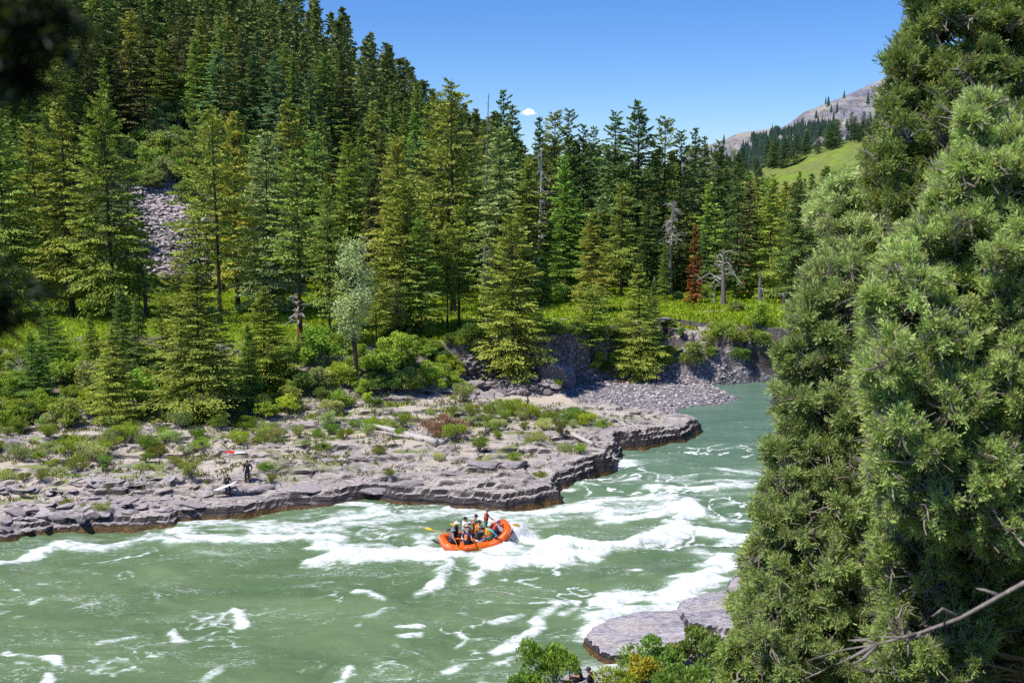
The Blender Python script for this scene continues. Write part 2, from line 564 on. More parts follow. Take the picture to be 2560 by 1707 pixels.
def build_far_bank():
    xs = spaced(-1400, 1600, -46, 36, .17, 1.07, 40)
    ys = spaced(60, 2600, 70, 156, .2, 1.07, 40)
    X, Y = np.meshgrid(xs, ys)
    Z, M = far_height(X, Y)
    V = np.stack([X, Y, Z], -1).reshape(-1, 3)
    me = np_mesh('far_bank', V, grid_faces(len(xs), len(ys)), LAND, {'mask': M.reshape(-1, 4)}, False)
    tag(obj('far_bank_terrain', me), kind='structure')


def build_near_bank():
    xs = spaced(-80, 260, -2, 22, .16, 1.1, 6)
    ys = spaced(-70, 118, 44, 68, .16, 1.1, 3)
    X, Y = np.meshgrid(xs, ys)
    Z, M = near_height(X, Y)
    V = np.stack([X, Y, Z], -1).reshape(-1, 3)
    me = np_mesh('near_bank', V, grid_faces(len(xs), len(ys)), LAND, {'mask': M.reshape(-1, 4)}, False)
    tag(obj('near_bank_terrain', me), kind='structure')


build_far_bank()
build_near_bank()


# ================================================================== FAR MOUNTAIN
def build_mountain():
    ridge = [(1500, 470), (1640, 430), (1700, 402), (1722, 385), (1790, 357), (1850, 332), (1900, 326), (1960, 318), (2010, 281), (2060, 262), (2100, 245),
             (2170, 214), (2230, 188), (2350, 130), (2560, 50), (2900, -20), (3600, 60), (4600, 300)]
    Yd = 1700.0
    us = np.arange(1500, 4600, 4.0)
    vr = np.interp(us, [p[0] for p in ridge], [p[1] for p in ridge])
    nt_ = 110
    T = np.linspace(0, 1, nt_)
    V = []; rel = []
    crest = np.array([PD(u, v, Yd) for u, v in zip(us, vr)])
    for t in T:
        yy = Yd - 900 * t
        x = crest[:, 0] * (1 - .22 * t)
        base = -5.0
        prof = (1 - t) ** 1.15
        z = base + (crest[:, 2] - base) * prof
        nz = (fbm(x / 40, np.full_like(x, yy) / 55, 131, 5) - .5)
        z = z + nz * 34 * min(1, t * 9) * (1 - t) ** .5 - np.abs(fbm(x / 26 + t * 2, x * 0 + yy / 160, 139, 4) - .5) * 60 * min(1, t * 10) * (1 - t)
        z = z + (fbm(x / 9, x * 0 + yy / 9, 137, 3) - .5) * 5 * min(1, t * 12 + .25)
        V.append(np.stack([x, np.full_like(x, yy), z], -1))
    # back side
    back = crest.copy(); back[:, 1] += 500; back[:, 2] = -5
    V = [back] + V
    V = np.concatenate(V)
    m, nt, out = new_mat('mountain_rock'); h = NT(nt)
    pos = h.pos()
    geo = h.node('ShaderNodeNewGeometry')
    sp = h.node('ShaderNodeSeparateXYZ'); h.link(pos, sp.inputs[0])
    n1 = h.noise(.03, 6, .68, h.mapping(pos, (1, .6, 2.2)))
    n2 = h.noise(.016, 5, .6, h.mapping(pos, (.5, .5, 2.6)))
    c = h.ramp(n2, [(.36, (.22, .22, .27)), (.46, (.30, .295, .335)), (.54, (.42, .37, .31)), (.64, (.31, .30, .34))])
    c = h.mix(h.smooth(n1, .44, .6), c, h.mix(.6, c, (.11, .11, .16)))
    c = h.mix(h.smooth(h.noise(.022, 5, .7, pos), .56, .68), c, (.10, .12, .07))
    nb = h.bump(n1, .9, 14)
    h.link(h.principled(c, .95, nb, **{'Specular IOR Level': .1}), out.inputs[0])
    me = np_mesh('mountain', V, grid_faces(len(us), nt_ + 1), m, None, False)
    tag(obj('mountain', me), kind='structure')
    return us, V.reshape(nt_ + 1, len(us), 3)


MTN_U, MTN = build_mountain()


def mountain_forest():
    """dark conifers on the lower left flank of the mountain and thin lines of trees higher up"""
    rng = np.random.default_rng(17)
    poly = [(1806, 412), (1850, 372), (1900, 338), (1960, 326), (2040, 318), (2120, 322), (2200, 330), (2260, 420), (1800, 430)]
    pts = MTN[1:].reshape(-1, 3)
    dep = pts[:, 1]; A = pts[:, 0] / (pts[:, 1] * CP - (pts[:, 2] - CAM_H) * SP)
    B = (pts[:, 1] * SP + (pts[:, 2] - CAM_H) * CP) / (pts[:, 1] * CP - (pts[:, 2] - CAM_H) * SP)
    U = 1280 + F * A; Vv = 853.5 - F * B
    inn = inside(U, Vv, poly)
    sc_ = fbm(pts[:, 0] / 45, pts[:, 1] / 60, 23, 3)
    pr = np.where(inn, .75 * sstep(.36, .46, sc_), .035 * sstep(.52, .62, sc_)) * (Vv < 470) * (U < 2500)
    sel = pts[rng.random(len(pts)) < pr]
    sel = sel[rng.permutation(len(sel))[:4200]]
    so = Soup()
    n = len(sel)
    H = rng.uniform(8, 17, n); Rr = H * rng.uniform(.16, .24, n)
    for ring, (h0, h1, k) in enumerate([(0.0, .5, 1.0), (.3, .8, .72), (.58, 1.0, .45)]):
        a = rng.uniform(0, 6.28, n)[:, None] + np.linspace(0, 2 * math.pi, 6)[None, :-1]
        base = np.stack([sel[:, 0:1] + np.cos(a) * (Rr * k)[:, None], sel[:, 1:2] + np.sin(a) * (Rr * k)[:, None], (sel[:, 2] + H * h0)[:, None] + 0 * a], -1)
        tipv = np.stack([sel[:, 0], sel[:, 1], sel[:, 2] + H * h1], -1)[:, None]
        V = np.concatenate([base, tipv], 1)
        f = np.array([(i, (i + 1) % 5, 5, 5) for i in range(5)])[None] + (np.arange(n) * 6)[:, None, None]
        so.add(V.reshape(-1, 3), f.reshape(-1, 4))
    m, nt, out = new_mat('far_trees'); h = NT(nt)
    c = h.ramp(h.noise(.12, 3, .6, h.pos()), [(.3, (.030, .060, .052)), (.7, (.070, .115, .070))])
    h.link(h.principled(c, .9, None, **{'Specular IOR Level': .1}), out.inputs[0])
    tag(obj('mountain_forest', so.mesh('mountain_forest', m)), 'bluish dark forest on the lower slope of the far mountain', 'forest', None, 'stuff')


mountain_forest()

# ================================================================== WATER
FOAM = [  # (photo points on the water plane, half width in metres, strength, wave height)
    ([(-60, 1425), (0, 1410), (60, 1396), (146, 1362), (256, 1371), (320, 1358), (366, 1347), (440, 1352), (480, 1360)], 0.55, 0.75, 0.22),
    ([(180, 1345), (260, 1345), (340, 1338), (400, 1335)], 0.50, 0.35, 0.05),
    ([(439, 1330), (475, 1346), (540, 1352), (622, 1350), (700, 1346), (768, 1342), (840, 1345)], 0.65, 1.00, 0.20),
    ([(480, 1312), (560, 1308), (640, 1312), (720, 1318), (800, 1308), (870, 1292), (940, 1282)], 0.90, 0.62, 0.12),
    ([(640, 1332), (760, 1326), (860, 1318), (960, 1300), (1040, 1290), (1120, 1286), (1200, 1290)], 0.90, 0.60, 0.12),
    ([(900, 1330), (980, 1330), (1040, 1322)], 0.60, 0.35, 0.05),
    ([(1284, 1318), (1296, 1334), (1290, 1352), (1270, 1362)], .42, 1.1, .62),
    # crest left of the raft
    ([(822, 1396), (850, 1392), (890, 1392), (940, 1385), (1000, 1383), (1060, 1388), (1110, 1396)], 0.95, 1.10, 0.40),
    ([(822, 1362), (850, 1378), (880, 1400)], 0.86, 1.00, 0.18),
    ([(900, 1365), (960, 1364), (1040, 1373)], 0.60, 0.55, 0.10),
    ([(1090, 1396), (1150, 1395), (1210, 1400), (1260, 1408)], 0.65, 0.65, 0.20),
    ([(1045, 1340), (1060, 1355), (1075, 1340)], 0.50, 0.70, 0.10),
    # wave right of the raft
    ([(1268, 1352), (1310, 1352), (1350, 1362), (1400, 1380), (1425, 1390)], 1.03, 1.05, 0.40),
    ([(1222, 1412), (1290, 1404), (1350, 1402), (1410, 1396)], 0.77, 1.05, 0.25),
    ([(1250, 1380), (1300, 1380), (1350, 1385)], 0.95, 0.85, 0.22),
    ([(1400, 1362), (1460, 1372), (1518, 1380), (1560, 1376), (1607, 1366), (1650, 1345), (1690, 1318), (1715, 1290), (1735, 1268)], 0.65, 0.98, 0.54),
    ([(1620, 1366), (1680, 1345), (1720, 1322), (1760, 1330), (1815, 1350), (1880, 1352), (1960, 1345)], 0.73, 0.85, 0.36),
    ([(1735, 1268), (1760, 1285), (1790, 1300), (1830, 1310)], 0.50, 0.45, 0.20),
    ([(1503, 1303), (1540, 1304), (1577, 1301), (1620, 1294), (1667, 1284), (1710, 1270)], 0.52, 0.95, 0.29),
    ([(1250, 1292), (1300, 1290), (1339, 1284), (1400, 1278), (1458, 1270), (1520, 1252), (1600, 1247), (1667, 1248)], 0.90, 0.80, 0.15),
    ([(1300, 1303), (1400, 1300), (1480, 1292), (1560, 1282), (1640, 1272)], 1.10, 0.55, 0.12),
    ([(1460, 1262), (1540, 1262), (1640, 1262), (1720, 1250)], 1.00, 0.50, 0.10),
    ([(1637, 1220), (1700, 1219), (1756, 1222), (1820, 1219), (1900, 1216)], 0.70, 0.75, 0.15),
    ([(1700, 1205), (1780, 1204), (1880, 1200)], 0.50, 0.50, 0.08),
    ([(1750, 1235), (1850, 1232), (1950, 1225)], 0.70, 0.42, 0.08),
    ([(1803, 1175), (1840, 1178), (1900, 1184)], 0.32, 0.60, 0.05),
    # by the near slab
    ([(1510, 1540), (1530, 1510), (1560, 1492), (1600, 1492), (1650, 1500), (1690, 1492)], 0.82, 1.05, 0.25),
    ([(1590, 1525), (1640, 1520), (1690, 1516)], 0.80, 0.70, 0.10),
    ([(1690, 1490), (1730, 1468), (1756, 1448), (1790, 1425), (1830, 1400)], 0.86, 0.95, 0.22),
    ([(1465, 1592), (1480, 1582), (1500, 1560)], 0.45, 0.90, 0.12),
    ([(1740, 1380), (1790, 1400), (1840, 1392)], 0.70, 0.50, 0.10),
    ([(1535, 1660), (1500, 1672), (1480, 1668)], 0.40, 0.50, 0.04),
    # tongues below the raft
    ([(1128, 1408), (1120, 1422), (1095, 1434), (1109, 1446), (1075, 1472), (1044, 1484)], 0.31, 0.85, 0.22),
    ([(1215, 1420), (1196, 1436), (1185, 1454)], 0.39, 0.85, 0.18),
    ([(900, 1480), (930, 1495), (958, 1508)], 0.30, 0.80, 0.12),
    ([(985, 1525), (960, 1530), (925, 1548)], 0.25, 0.50, 0.08),
    ([(905, 1560), (893, 1573)], 0.18, 0.50, 0.05),
    ([(1002, 1568), (1040, 1571)], 0.24, 0.80, 0.06), ([(1007, 1596), (1030, 1588), (1048, 1588)], 0.20, 0.70, 0.05),
    ([(1143, 1585), (1170, 1602), (1140, 1620)], 0.17, 0.75, 0.05), ([(1170, 1602), (1200, 1604)], 0.15, 0.60, 0.04),
    ([(1345, 1555), (1350, 1570), (1310, 1595), (1270, 1622), (1245, 1630)], 0.28, 0.75, 0.08),
    ([(1345, 1545), (1380, 1530), (1400, 1515)], 0.25, 0.60, 0.06), ([(1330, 1590), (1325, 1620)], 0.25, 0.50, 0.05),
    ([(1230, 1560), (1265, 1552), (1300, 1540)], 0.20, 0.60, 0.05), ([(1410, 1540), (1460, 1520)], 0.20, 0.55, 0.05),
    ([(875, 1665), (860, 1685), (830, 1712)], 0.22, 0.80, 0.07), ([(1120, 1675), (1145, 1668)], 0.22, 0.75, 0.05),
    ([(585, 1522), (600, 1540), (606, 1555)], 0.25, 0.85, 0.10),
    ([(15, 1632), (80, 1645), (140, 1646), (148, 1665)], 0.20, 0.70, 0.08), ([(45, 1657), (75, 1660)], 0.16, 0.60, 0.05), ([(120, 1690), (125, 1705)], 0.18, 0.80, 0.06),
    ([(430, 1575), (445, 1600), (470, 1605)], 0.17, 0.60, 0.05), ([(255, 1605), (340, 1592)], 0.17, 0.55, 0.05),
    ([(190, 1525), (250, 1510), (285, 1490)], 0.12, 0.50, 0.05), ([(80, 1505), (98, 1500)], 0.18, 0.50, 0.04), ([(320, 1430), (332, 1436)], 0.15, 0.60, 0.04),
    ([(200, 1420), (300, 1408)], 0.15, 0.40, 0.04), ([(495, 1380), (560, 1390), (590, 1388)], 0.25, 0.45, 0.06), ([(505, 1707), (540, 1680), (560, 1665)], 0.20, 0.50, 0.06),
]


def ray_to_segs(X, Y, pts):
    return seg_dist(X, Y, pts)


def water_fields(X, Y):
    # flow frame: the river runs from the upper right to the left
    a = R(8)
    U = X * math.cos(a) + Y * math.sin(a); W = -X * math.sin(a) + Y * math.cos(a)
    wx = (fbm(U / 6, W / 6, 201, 3) - .5) * 3.0; wy = (fbm(U / 6, W / 6, 207, 3) - .5) * 3.0
    ux, wy2 = U + wx, W + wy
    Z = (fbm(ux / 5.2, wy2 / 2.6, 211, 3) - .5) * .62 + (fbm(ux / 1.5, wy2 / .8, 217, 3) - .5) * .15 + (fbm(ux / .55, wy2 / .33, 219, 2) - .5) * .05
    calm = sstep(100, 122, Y)
    Z = Z * (1 - .8 * calm)
    foam = np.zeros_like(X)
    wob = (fbm(U / 1.5, W / .9, 221, 4) - .5)
    thin = .74 + .76 * fbm(U / 2.2, W / .7, 223, 4)
    for pts, hw, st, ht in FOAM:
        w = np.array([P(*p)[:2] for p in pts])
        lo = w.min(0) - hw * 4.5; hi = w.max(0) + hw * 4.5
        sel = (X > lo[0]) & (X < hi[0]) & (Y > lo[1]) & (Y < hi[1])
        if not sel.any(): continue
        d = seg_dist(X[sel], Y[sel], w) + wob[sel] * (hw * 2.6 + .15)
        d = np.maximum(d, 0)
        f = st * (1 - sstep(.0 * hw, 2.7 * hw, d)) ** 1.05 * thin[sel]
        foam[sel] = np.maximum(foam[sel], f)
        if ht > 0:
            Z[sel] += ht * np.exp(-(d / (hw * 1.15)) ** 2) * (.75 + .5 * wob[sel])
    # thin lacing
    rid = 1 - np.abs(fbm(ux / 3.0, wy2 / 1.7, 231, 4) - .5) * 2
    lace = sstep(.90, .99, rid) * sstep(.36, .6, fbm(U / 7, W / 5, 235, 3))
    rapid = np.exp(-((Y - 84) / 13) ** 2)
    right = sstep(-2, 6, X) * (1 - sstep(96, 104, Y))
    foam = np.maximum(foam, lace * (.62 + .2 * rapid + .25 * right) * (1 - calm))
    # churned wash in the rapid
    wash = sstep(.45, .75, fbm(ux / 3.5, wy2 / 1.2, 241, 4))
    nearshore = np.exp(-(np.maximum(0, -sdist(X, Y, FAR_LAND)) / 3.0) ** 2) * (1 - sstep(9, 12, X)) * sstep(-30, -24, X)
    foam = np.maximum(foam, wash * np.clip(nearshore * .75 + .55 * rapid * right, 0, .8))
    edge = np.exp(-(np.maximum(0, -sdist(X, Y, NEAR_LAND)) / .5) ** 2) * sstep(.4, .6, fbm(X / .9, Y / .9, 247, 2)) * sstep(3, 6, X)
    foam = np.maximum(foam, edge * .5)
    # lumpy tops where it is white
    Z += sstep(.45, .9, foam) * ((fbm(X / .5, Y / .5, 251, 3) - .5) * .20 + (fbm(X / 1.4, Y / .9, 257, 2) - .5) * .16)
    return Z, foam


def build_water():
    xs = spaced(-400, 500, -36, 30, .13, 1.12, 12)
    ys = spaced(20, 260, 54, 110, .13, 1.1, 8)
    X, Y = np.meshgrid(xs, ys)
    Z, foam = water_fields(X, Y)
    V = np.stack([X, Y, Z], -1).reshape(-1, 3)
    m, nt, out = new_mat('river_water'); h = NT(nt)
    pos = h.pos()
    fo = h.attr('foam')
    flow = h.mapping(pos, (.42, 1.2, 1), (0, 0, R(-8)))
    fine = h.noise(3.6, 7, .68, flow, .8)
    micro = h.noise(11.0, 5, .7, flow, .3)
    coarse = h.noise(1.15, 4, .6, flow, 1.6)
    brk = h.math('ADD', h.math('MULTIPLY', fine, .42), h.math('MULTIPLY', micro, .25))
    brk = h.math('ADD', brk, h.math('MULTIPLY', coarse, .33))
    mask = h.smooth(h.math('ADD', fo, h.math('MULTIPLY', h.math('SUBTRACT', brk, .5), 3.0)), .34, .92)
    mask = h.math('MULTIPLY', mask, h.smooth(fo, .03, .22))
    # thin filaments carried by the current
    fl = h.noise(.85, 6, .62, h.mapping(pos, (.45, 1.25, 1), (0, 0, R(-14))), 2.2)
    fl = h.math('SUBTRACT', 1.0, h.smooth(h.math('ABSOLUTE', h.math('SUBTRACT', fl, .5)), .0, .034))
    pat = h.smooth(h.noise(.33, 4, .6, flow, .5), .47, .66)
    sp0 = h.node('ShaderNodeSeparateXYZ'); h.link(pos, sp0.inputs[0])
    calm = h.math('SUBTRACT', 1.0, h.smooth(sp0.outputs['Y'], 92, 112))
    fil = h.math('MULTIPLY', h.math('MULTIPLY', fl, pat), h.math('MULTIPLY', h.smooth(micro, .42, .6), h.math('MULTIPLY', calm, .75)))
    mask = h.math('MAXIMUM', mask, fil)
    # pinprick flecks everywhere
    fleck = h.math('MULTIPLY', h.smooth(h.noise(4.5, 4, .62, flow, 1.2), .64, .74), .45)
    mask = h.math('MAXIMUM', mask, fleck)
    tint = h.noise(.16, 4, .6, flow, .6)
    sp = h.node('ShaderNodeSeparateXYZ'); h.link(pos, sp.inputs[0])
    far = h.smooth(sp.outputs['Y'], 66, 115)
    base = h.mix(far, h.ramp(tint, [(.32, (.105, .172, .070)), (.68, (.185, .262, .125))]),
                 h.ramp(tint, [(.32, (.090, .170, .118)), (.68, (.155, .248, .180))]))
    aer = h.smooth(fo, .12, .75)
    base = h.mix(h.math('MULTIPLY', aer, .55), base, (.36, .48, .34))
    rip = h.math('ADD', h.math('MULTIPLY', h.noise(1.6, 6, .62, flow, .9), 1.0), h.math('MULTIPLY', fine, .35))
    nb = h.bump(rip, .55, .16)
    wat = h.principled(base, .24, nb, **{'IOR': 1.33, 'Specular IOR Level': .5})
    fb = h.bump(brk, .6, .12)
    fcol = h.ramp(brk, [(.3, (.66, .72, .68)), (.6, (.86, .88, .87))])
    foamb = h.principled(fcol, .65, fb, **{'Specular IOR Level': .2})
    mx = h.node('ShaderNodeMixShader')
    h.link(mask, mx.inputs[0]); h.link(wat, mx.inputs[1]); h.link(foamb, mx.inputs[2])
    h.link(mx.outputs[0], out.inputs[0])
    me = np_mesh('river', V, grid_faces(len(xs), len(ys)), m, {'foam': foam.ravel()}, True)
    tag(obj('river_water', me), kind='structure')


build_water()


def zwater(x, y):
    return float(water_fields(np.array([[float(x)]]), np.array([[float(y)]]))[0][0, 0])


# ================================================================== SKY AND SUN
SUN_EL = R(60)
SUN_DIR = Vector((-math.cos(SUN_EL) * .90, -math.cos(SUN_EL) * .44, math.sin(SUN_EL))).normalized()


def build_sky():
    w = bpy.data.worlds.new('World'); SC.world = w
    w.use_nodes = True
    nt = w.node_tree; nt.nodes.clear(); h = NT(nt)
    sky = h.node('ShaderNodeTexSky', sky_type='NISHITA')
    sky.sun_disc = False
    sky.sun_elevation = SUN_EL
    sky.sun_rotation = math.atan2(SUN_DIR.x, SUN_DIR.y)
    sky.altitude = 1900
    sky.air_density = 1.0; sky.dust_density = .15; sky.ozone_density = 2.5
    hs = h.node('ShaderNodeHueSaturation')
    hs.inputs['Saturation'].default_value = 1.22
    hs.inputs['Value'].default_value = 1.0
    h.link(sky.outputs[0], hs.inputs['Color'])
    bg = h.node('ShaderNodeBackground')
    bg.inputs['Strength'].default_value = .115
    tintc = h.mix(1.0, hs.outputs[0], (.74, .92, 1.26), 'MULTIPLY')
    h.link(tintc, bg.inputs[0])
    out = h.node('ShaderNodeOutputWorld')
    h.link(bg.outputs[0], out.inputs[0])
    sd = bpy.data.lights.new('sun', 'SUN'); sd.energy = 5.0; sd.angle = R(.53); sd.color = (1.0, .955, .88)
    so = bpy.data.objects.new('sun', sd); COL.objects.link(so)
    so.rotation_euler = (-SUN_DIR).to_track_quat('-Z', 'Y').to_euler()
    SC.view_settings.view_transform = 'Standard'; SC.view_settings.look = 'None'
    SC.view_settings.exposure = 0; SC.view_settings.gamma = 1
    SC.cycles.max_bounces = 6; SC.cycles.transparent_max_bounces = 16
    SC.cycles.diffuse_bounces = 3; SC.cycles.glossy_bounces = 2
    SC.cycles.use_adaptive_sampling = True; SC.cycles.adaptive_threshold = .02
    SC.cycles.use_denoising = False


build_sky()


def build_cloud():
    rng = np.random.default_rng(4)
    c = np.array(PD(1322, 282, 3200)); k = 3200 / F
    so = Soup()
    for i in range(110):
        t = float(np.clip(rng.normal() * .45, -1, 1))
        p = c + np.array([t * 19 * k, rng.normal() * 6, (rng.uniform(-.35, 1) * (1 - abs(t)) ** .6 * 11 - 2) * k])
        r = (1.2 + 3.4 * (1 - abs(t)) * rng.random()) * k
        bm = bmesh.new(); bmesh.ops.create_icosphere(bm, subdivisions=3, radius=1)
        V = np.array([v.co[:] for v in bm.verts]); Fc = np.array([[v.index for v in f.verts] for f in bm.faces]); bm.free()
        V = V * (1 + .35 * (fbm(V[:, 0] * 2.5 + i, V[:, 2] * 2.5 + V[:, 1], 9, 3) - .5))[:, None]
        so.add(V * r * np.array([1.2, 1, .8]) + p, Fc)
    m, nt, out = new_mat('cloud_vapour'); h = NT(nt)
    lw = h.node('ShaderNodeLayerWeight'); lw.inputs['Blend'].default_value = .5
    df = h.node('ShaderNodeBsdfDiffuse'); df.inputs['Color'].default_value = (.93, .93, .95, 1)
    tl = h.node('ShaderNodeBsdfTranslucent'); tl.inputs['Color'].default_value = (.93, .94, .97, 1)
    m1 = h.node('ShaderNodeMixShader'); m1.inputs[0].default_value = .45; h.link(df.outputs[0], m1.inputs[1]); h.link(tl.outputs[0], m1.inputs[2])
    em = h.node('ShaderNodeEmission'); em.inputs['Color'].default_value = (.9, .94, 1, 1); em.inputs['Strength'].default_value = .45  # faint glow added to stand in for light scattered inside the cloud
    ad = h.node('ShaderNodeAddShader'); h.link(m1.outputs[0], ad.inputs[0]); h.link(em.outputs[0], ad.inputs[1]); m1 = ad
    tr = h.node('ShaderNodeBsdfTransparent')
    m2 = h.node('ShaderNodeMixShader'); h.link(h.math('MULTIPLY_ADD', h.smooth(lw.outputs['Facing'], .0, .65), .75, .25), m2.inputs[0])
    h.link(m1.outputs[0], m2.inputs[1]); h.link(tr.outputs[0], m2.inputs[2]); h.link(m2.outputs[0], out.inputs[0])
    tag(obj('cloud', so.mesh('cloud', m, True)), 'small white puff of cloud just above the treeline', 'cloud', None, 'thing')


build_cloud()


def build_spray():
    """droplets torn off the crests"""
    rng = np.random.default_rng(33)
    C = []
    for pts, hw, st, ht in FOAM:
        if st < .9 or ht < .25: continue
        w = np.array([P(*p)[:2] for p in pts])
        for a, b in zip(w[:-1], w[1:]):
            L = np.linalg.norm(b - a); n = int(L * 55)
            t = rng.random(n)[:, None]
            xy = a + (b - a) * t + rng.normal(size=(n, 2)) * hw * .7
            C.append(np.column_stack([xy, ht * .7 + np.abs(rng.normal(size=n)) * (.14 + ht * .3)]))
    # splash at the raft bow
    q = np.array(P(1290, 1345, .3)); n = 420
    C.append(np.column_stack([q[0] + rng.normal(size=n) * .45, q[1] + rng.normal(size=n) * .7, .35 + np.abs(rng.normal(size=n)) * .4]))
    C = np.concatenate(C); n = len(C)
    ax = rand_unit(n, rng)
    v, f = cards(C, ax, perp(ax, rng), rng.uniform(.02, .07, n), rng.uniform(.015, .045, n))
    tag(obj('water_spray', Soup().add(v, f).mesh('water_spray', plain('spray_white', (.85, .88, .88), .6, .03))), 'white spray droplets torn off the rapid crests', 'spray', None, 'stuff')

# ================================================================== FOLIAGE MATERIALS
def foliage_material(name, transl=.28, tipcol=(.30, .27, .06), tipamt=.5, own=None, rough=.55, hue=.5):
    m, nt, out = new_mat(name); h = NT(nt)
    oi = h.node('ShaderNodeObjectInfo')
    tint = h.attr('tint'); tip = h.attr('tip')
    base = oi.outputs['Color'] if own is None else None
    if own is not None:
        rgb = h.node('ShaderNodeRGB'); rgb.outputs[0].default_value = (*own, 1); base = rgb.outputs[0]
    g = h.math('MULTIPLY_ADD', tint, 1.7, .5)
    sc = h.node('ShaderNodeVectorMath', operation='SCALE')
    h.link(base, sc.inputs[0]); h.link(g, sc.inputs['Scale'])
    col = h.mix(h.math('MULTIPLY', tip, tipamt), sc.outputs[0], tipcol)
    hs = h.node('ShaderNodeHueSaturation')
    h.link(h.math('MULTIPLY_ADD', oi.outputs['Random'], .03 * hue * 2, .5 - .03 * hue), hs.inputs['Hue'])
    h.link(h.math('MULTIPLY_ADD', h.math('FRACT', h.math('MULTIPLY', oi.outputs['Random'], 7.3)), .4, .8), hs.inputs['Value'])
    h.link(col, hs.inputs['Color'])
    c = hs.outputs[0]
    d = h.principled(c, rough, None, **{'Specular IOR Level': .25})
    t = h.node('ShaderNodeBsdfTranslucent')
    br = h.mix(.35, c, (.25, .32, .02)); h.link(br, t.inputs['Color'])
    mx = h.node('ShaderNodeMixShader'); mx.inputs[0].default_value = transl
    h.link(d, mx.inputs[1]); h.link(t.outputs[0], mx.inputs[2])
    h.link(mx.outputs[0], out.inputs[0])
    return m


def bark_material(name, a, b, scale=3.0):
    m, nt, out = new_mat(name); h = NT(nt)
    tc = h.node('ShaderNodeTexCoord').outputs['Object']
    n = h.noise(scale, 6, .7, h.mapping(tc, (3, 3, .6)))
    c = h.ramp(n, [(.3, a), (.7, b)])
    h.link(h.principled(c, .9, h.bump(n, .6, .05), **{'Specular IOR Level': .15}), out.inputs[0])
    return m


NEEDLE = foliage_material('needles', .25, (.36, .45, .07), .45)
LEAF = foliage_material('leaves', .38, (.42, .50, .06), .4, hue=.6)
JUNI = foliage_material('juniper_scales', .34, (.58, .42, .12), .6, hue=.15)
BARK = bark_material('bark', (.035, .026, .02), (.13, .10, .08))
GREYBARK = bark_material('grey_bark', (.10, .09, .085), (.34, .31, .29))
DEADWOOD = bark_material('dead_wood', (.34, .31, .285), (.70, .65, .59), 2.0)
REDBARK = bark_material('red_bark', (.06, .03, .02), (.24, .11, .06))


def rand_unit(n, rng):
    v = rng.normal(size=(n, 3)); return v / np.linalg.norm(v, axis=1)[:, None]


def cards(cen, axis, side, length, width):
    """one bent leaf quad per row"""
    a = axis * (length[:, None] * .5); s = side * (width[:, None] * .5)
    p0 = cen - a - s * .55; p1 = cen - a + s * .55; p2 = cen + a + s; p3 = cen + a - s
    v = np.stack([p0, p1, p2, p3], 1).reshape(-1, 3)
    f = np.arange(len(v)).reshape(-1, 4)
    return v, f


def perp(axis, rng):
    r = rand_unit(len(axis), rng)
    s = np.cross(axis, r); s /= np.linalg.norm(s, axis=1)[:, None] + 1e-9
    return s


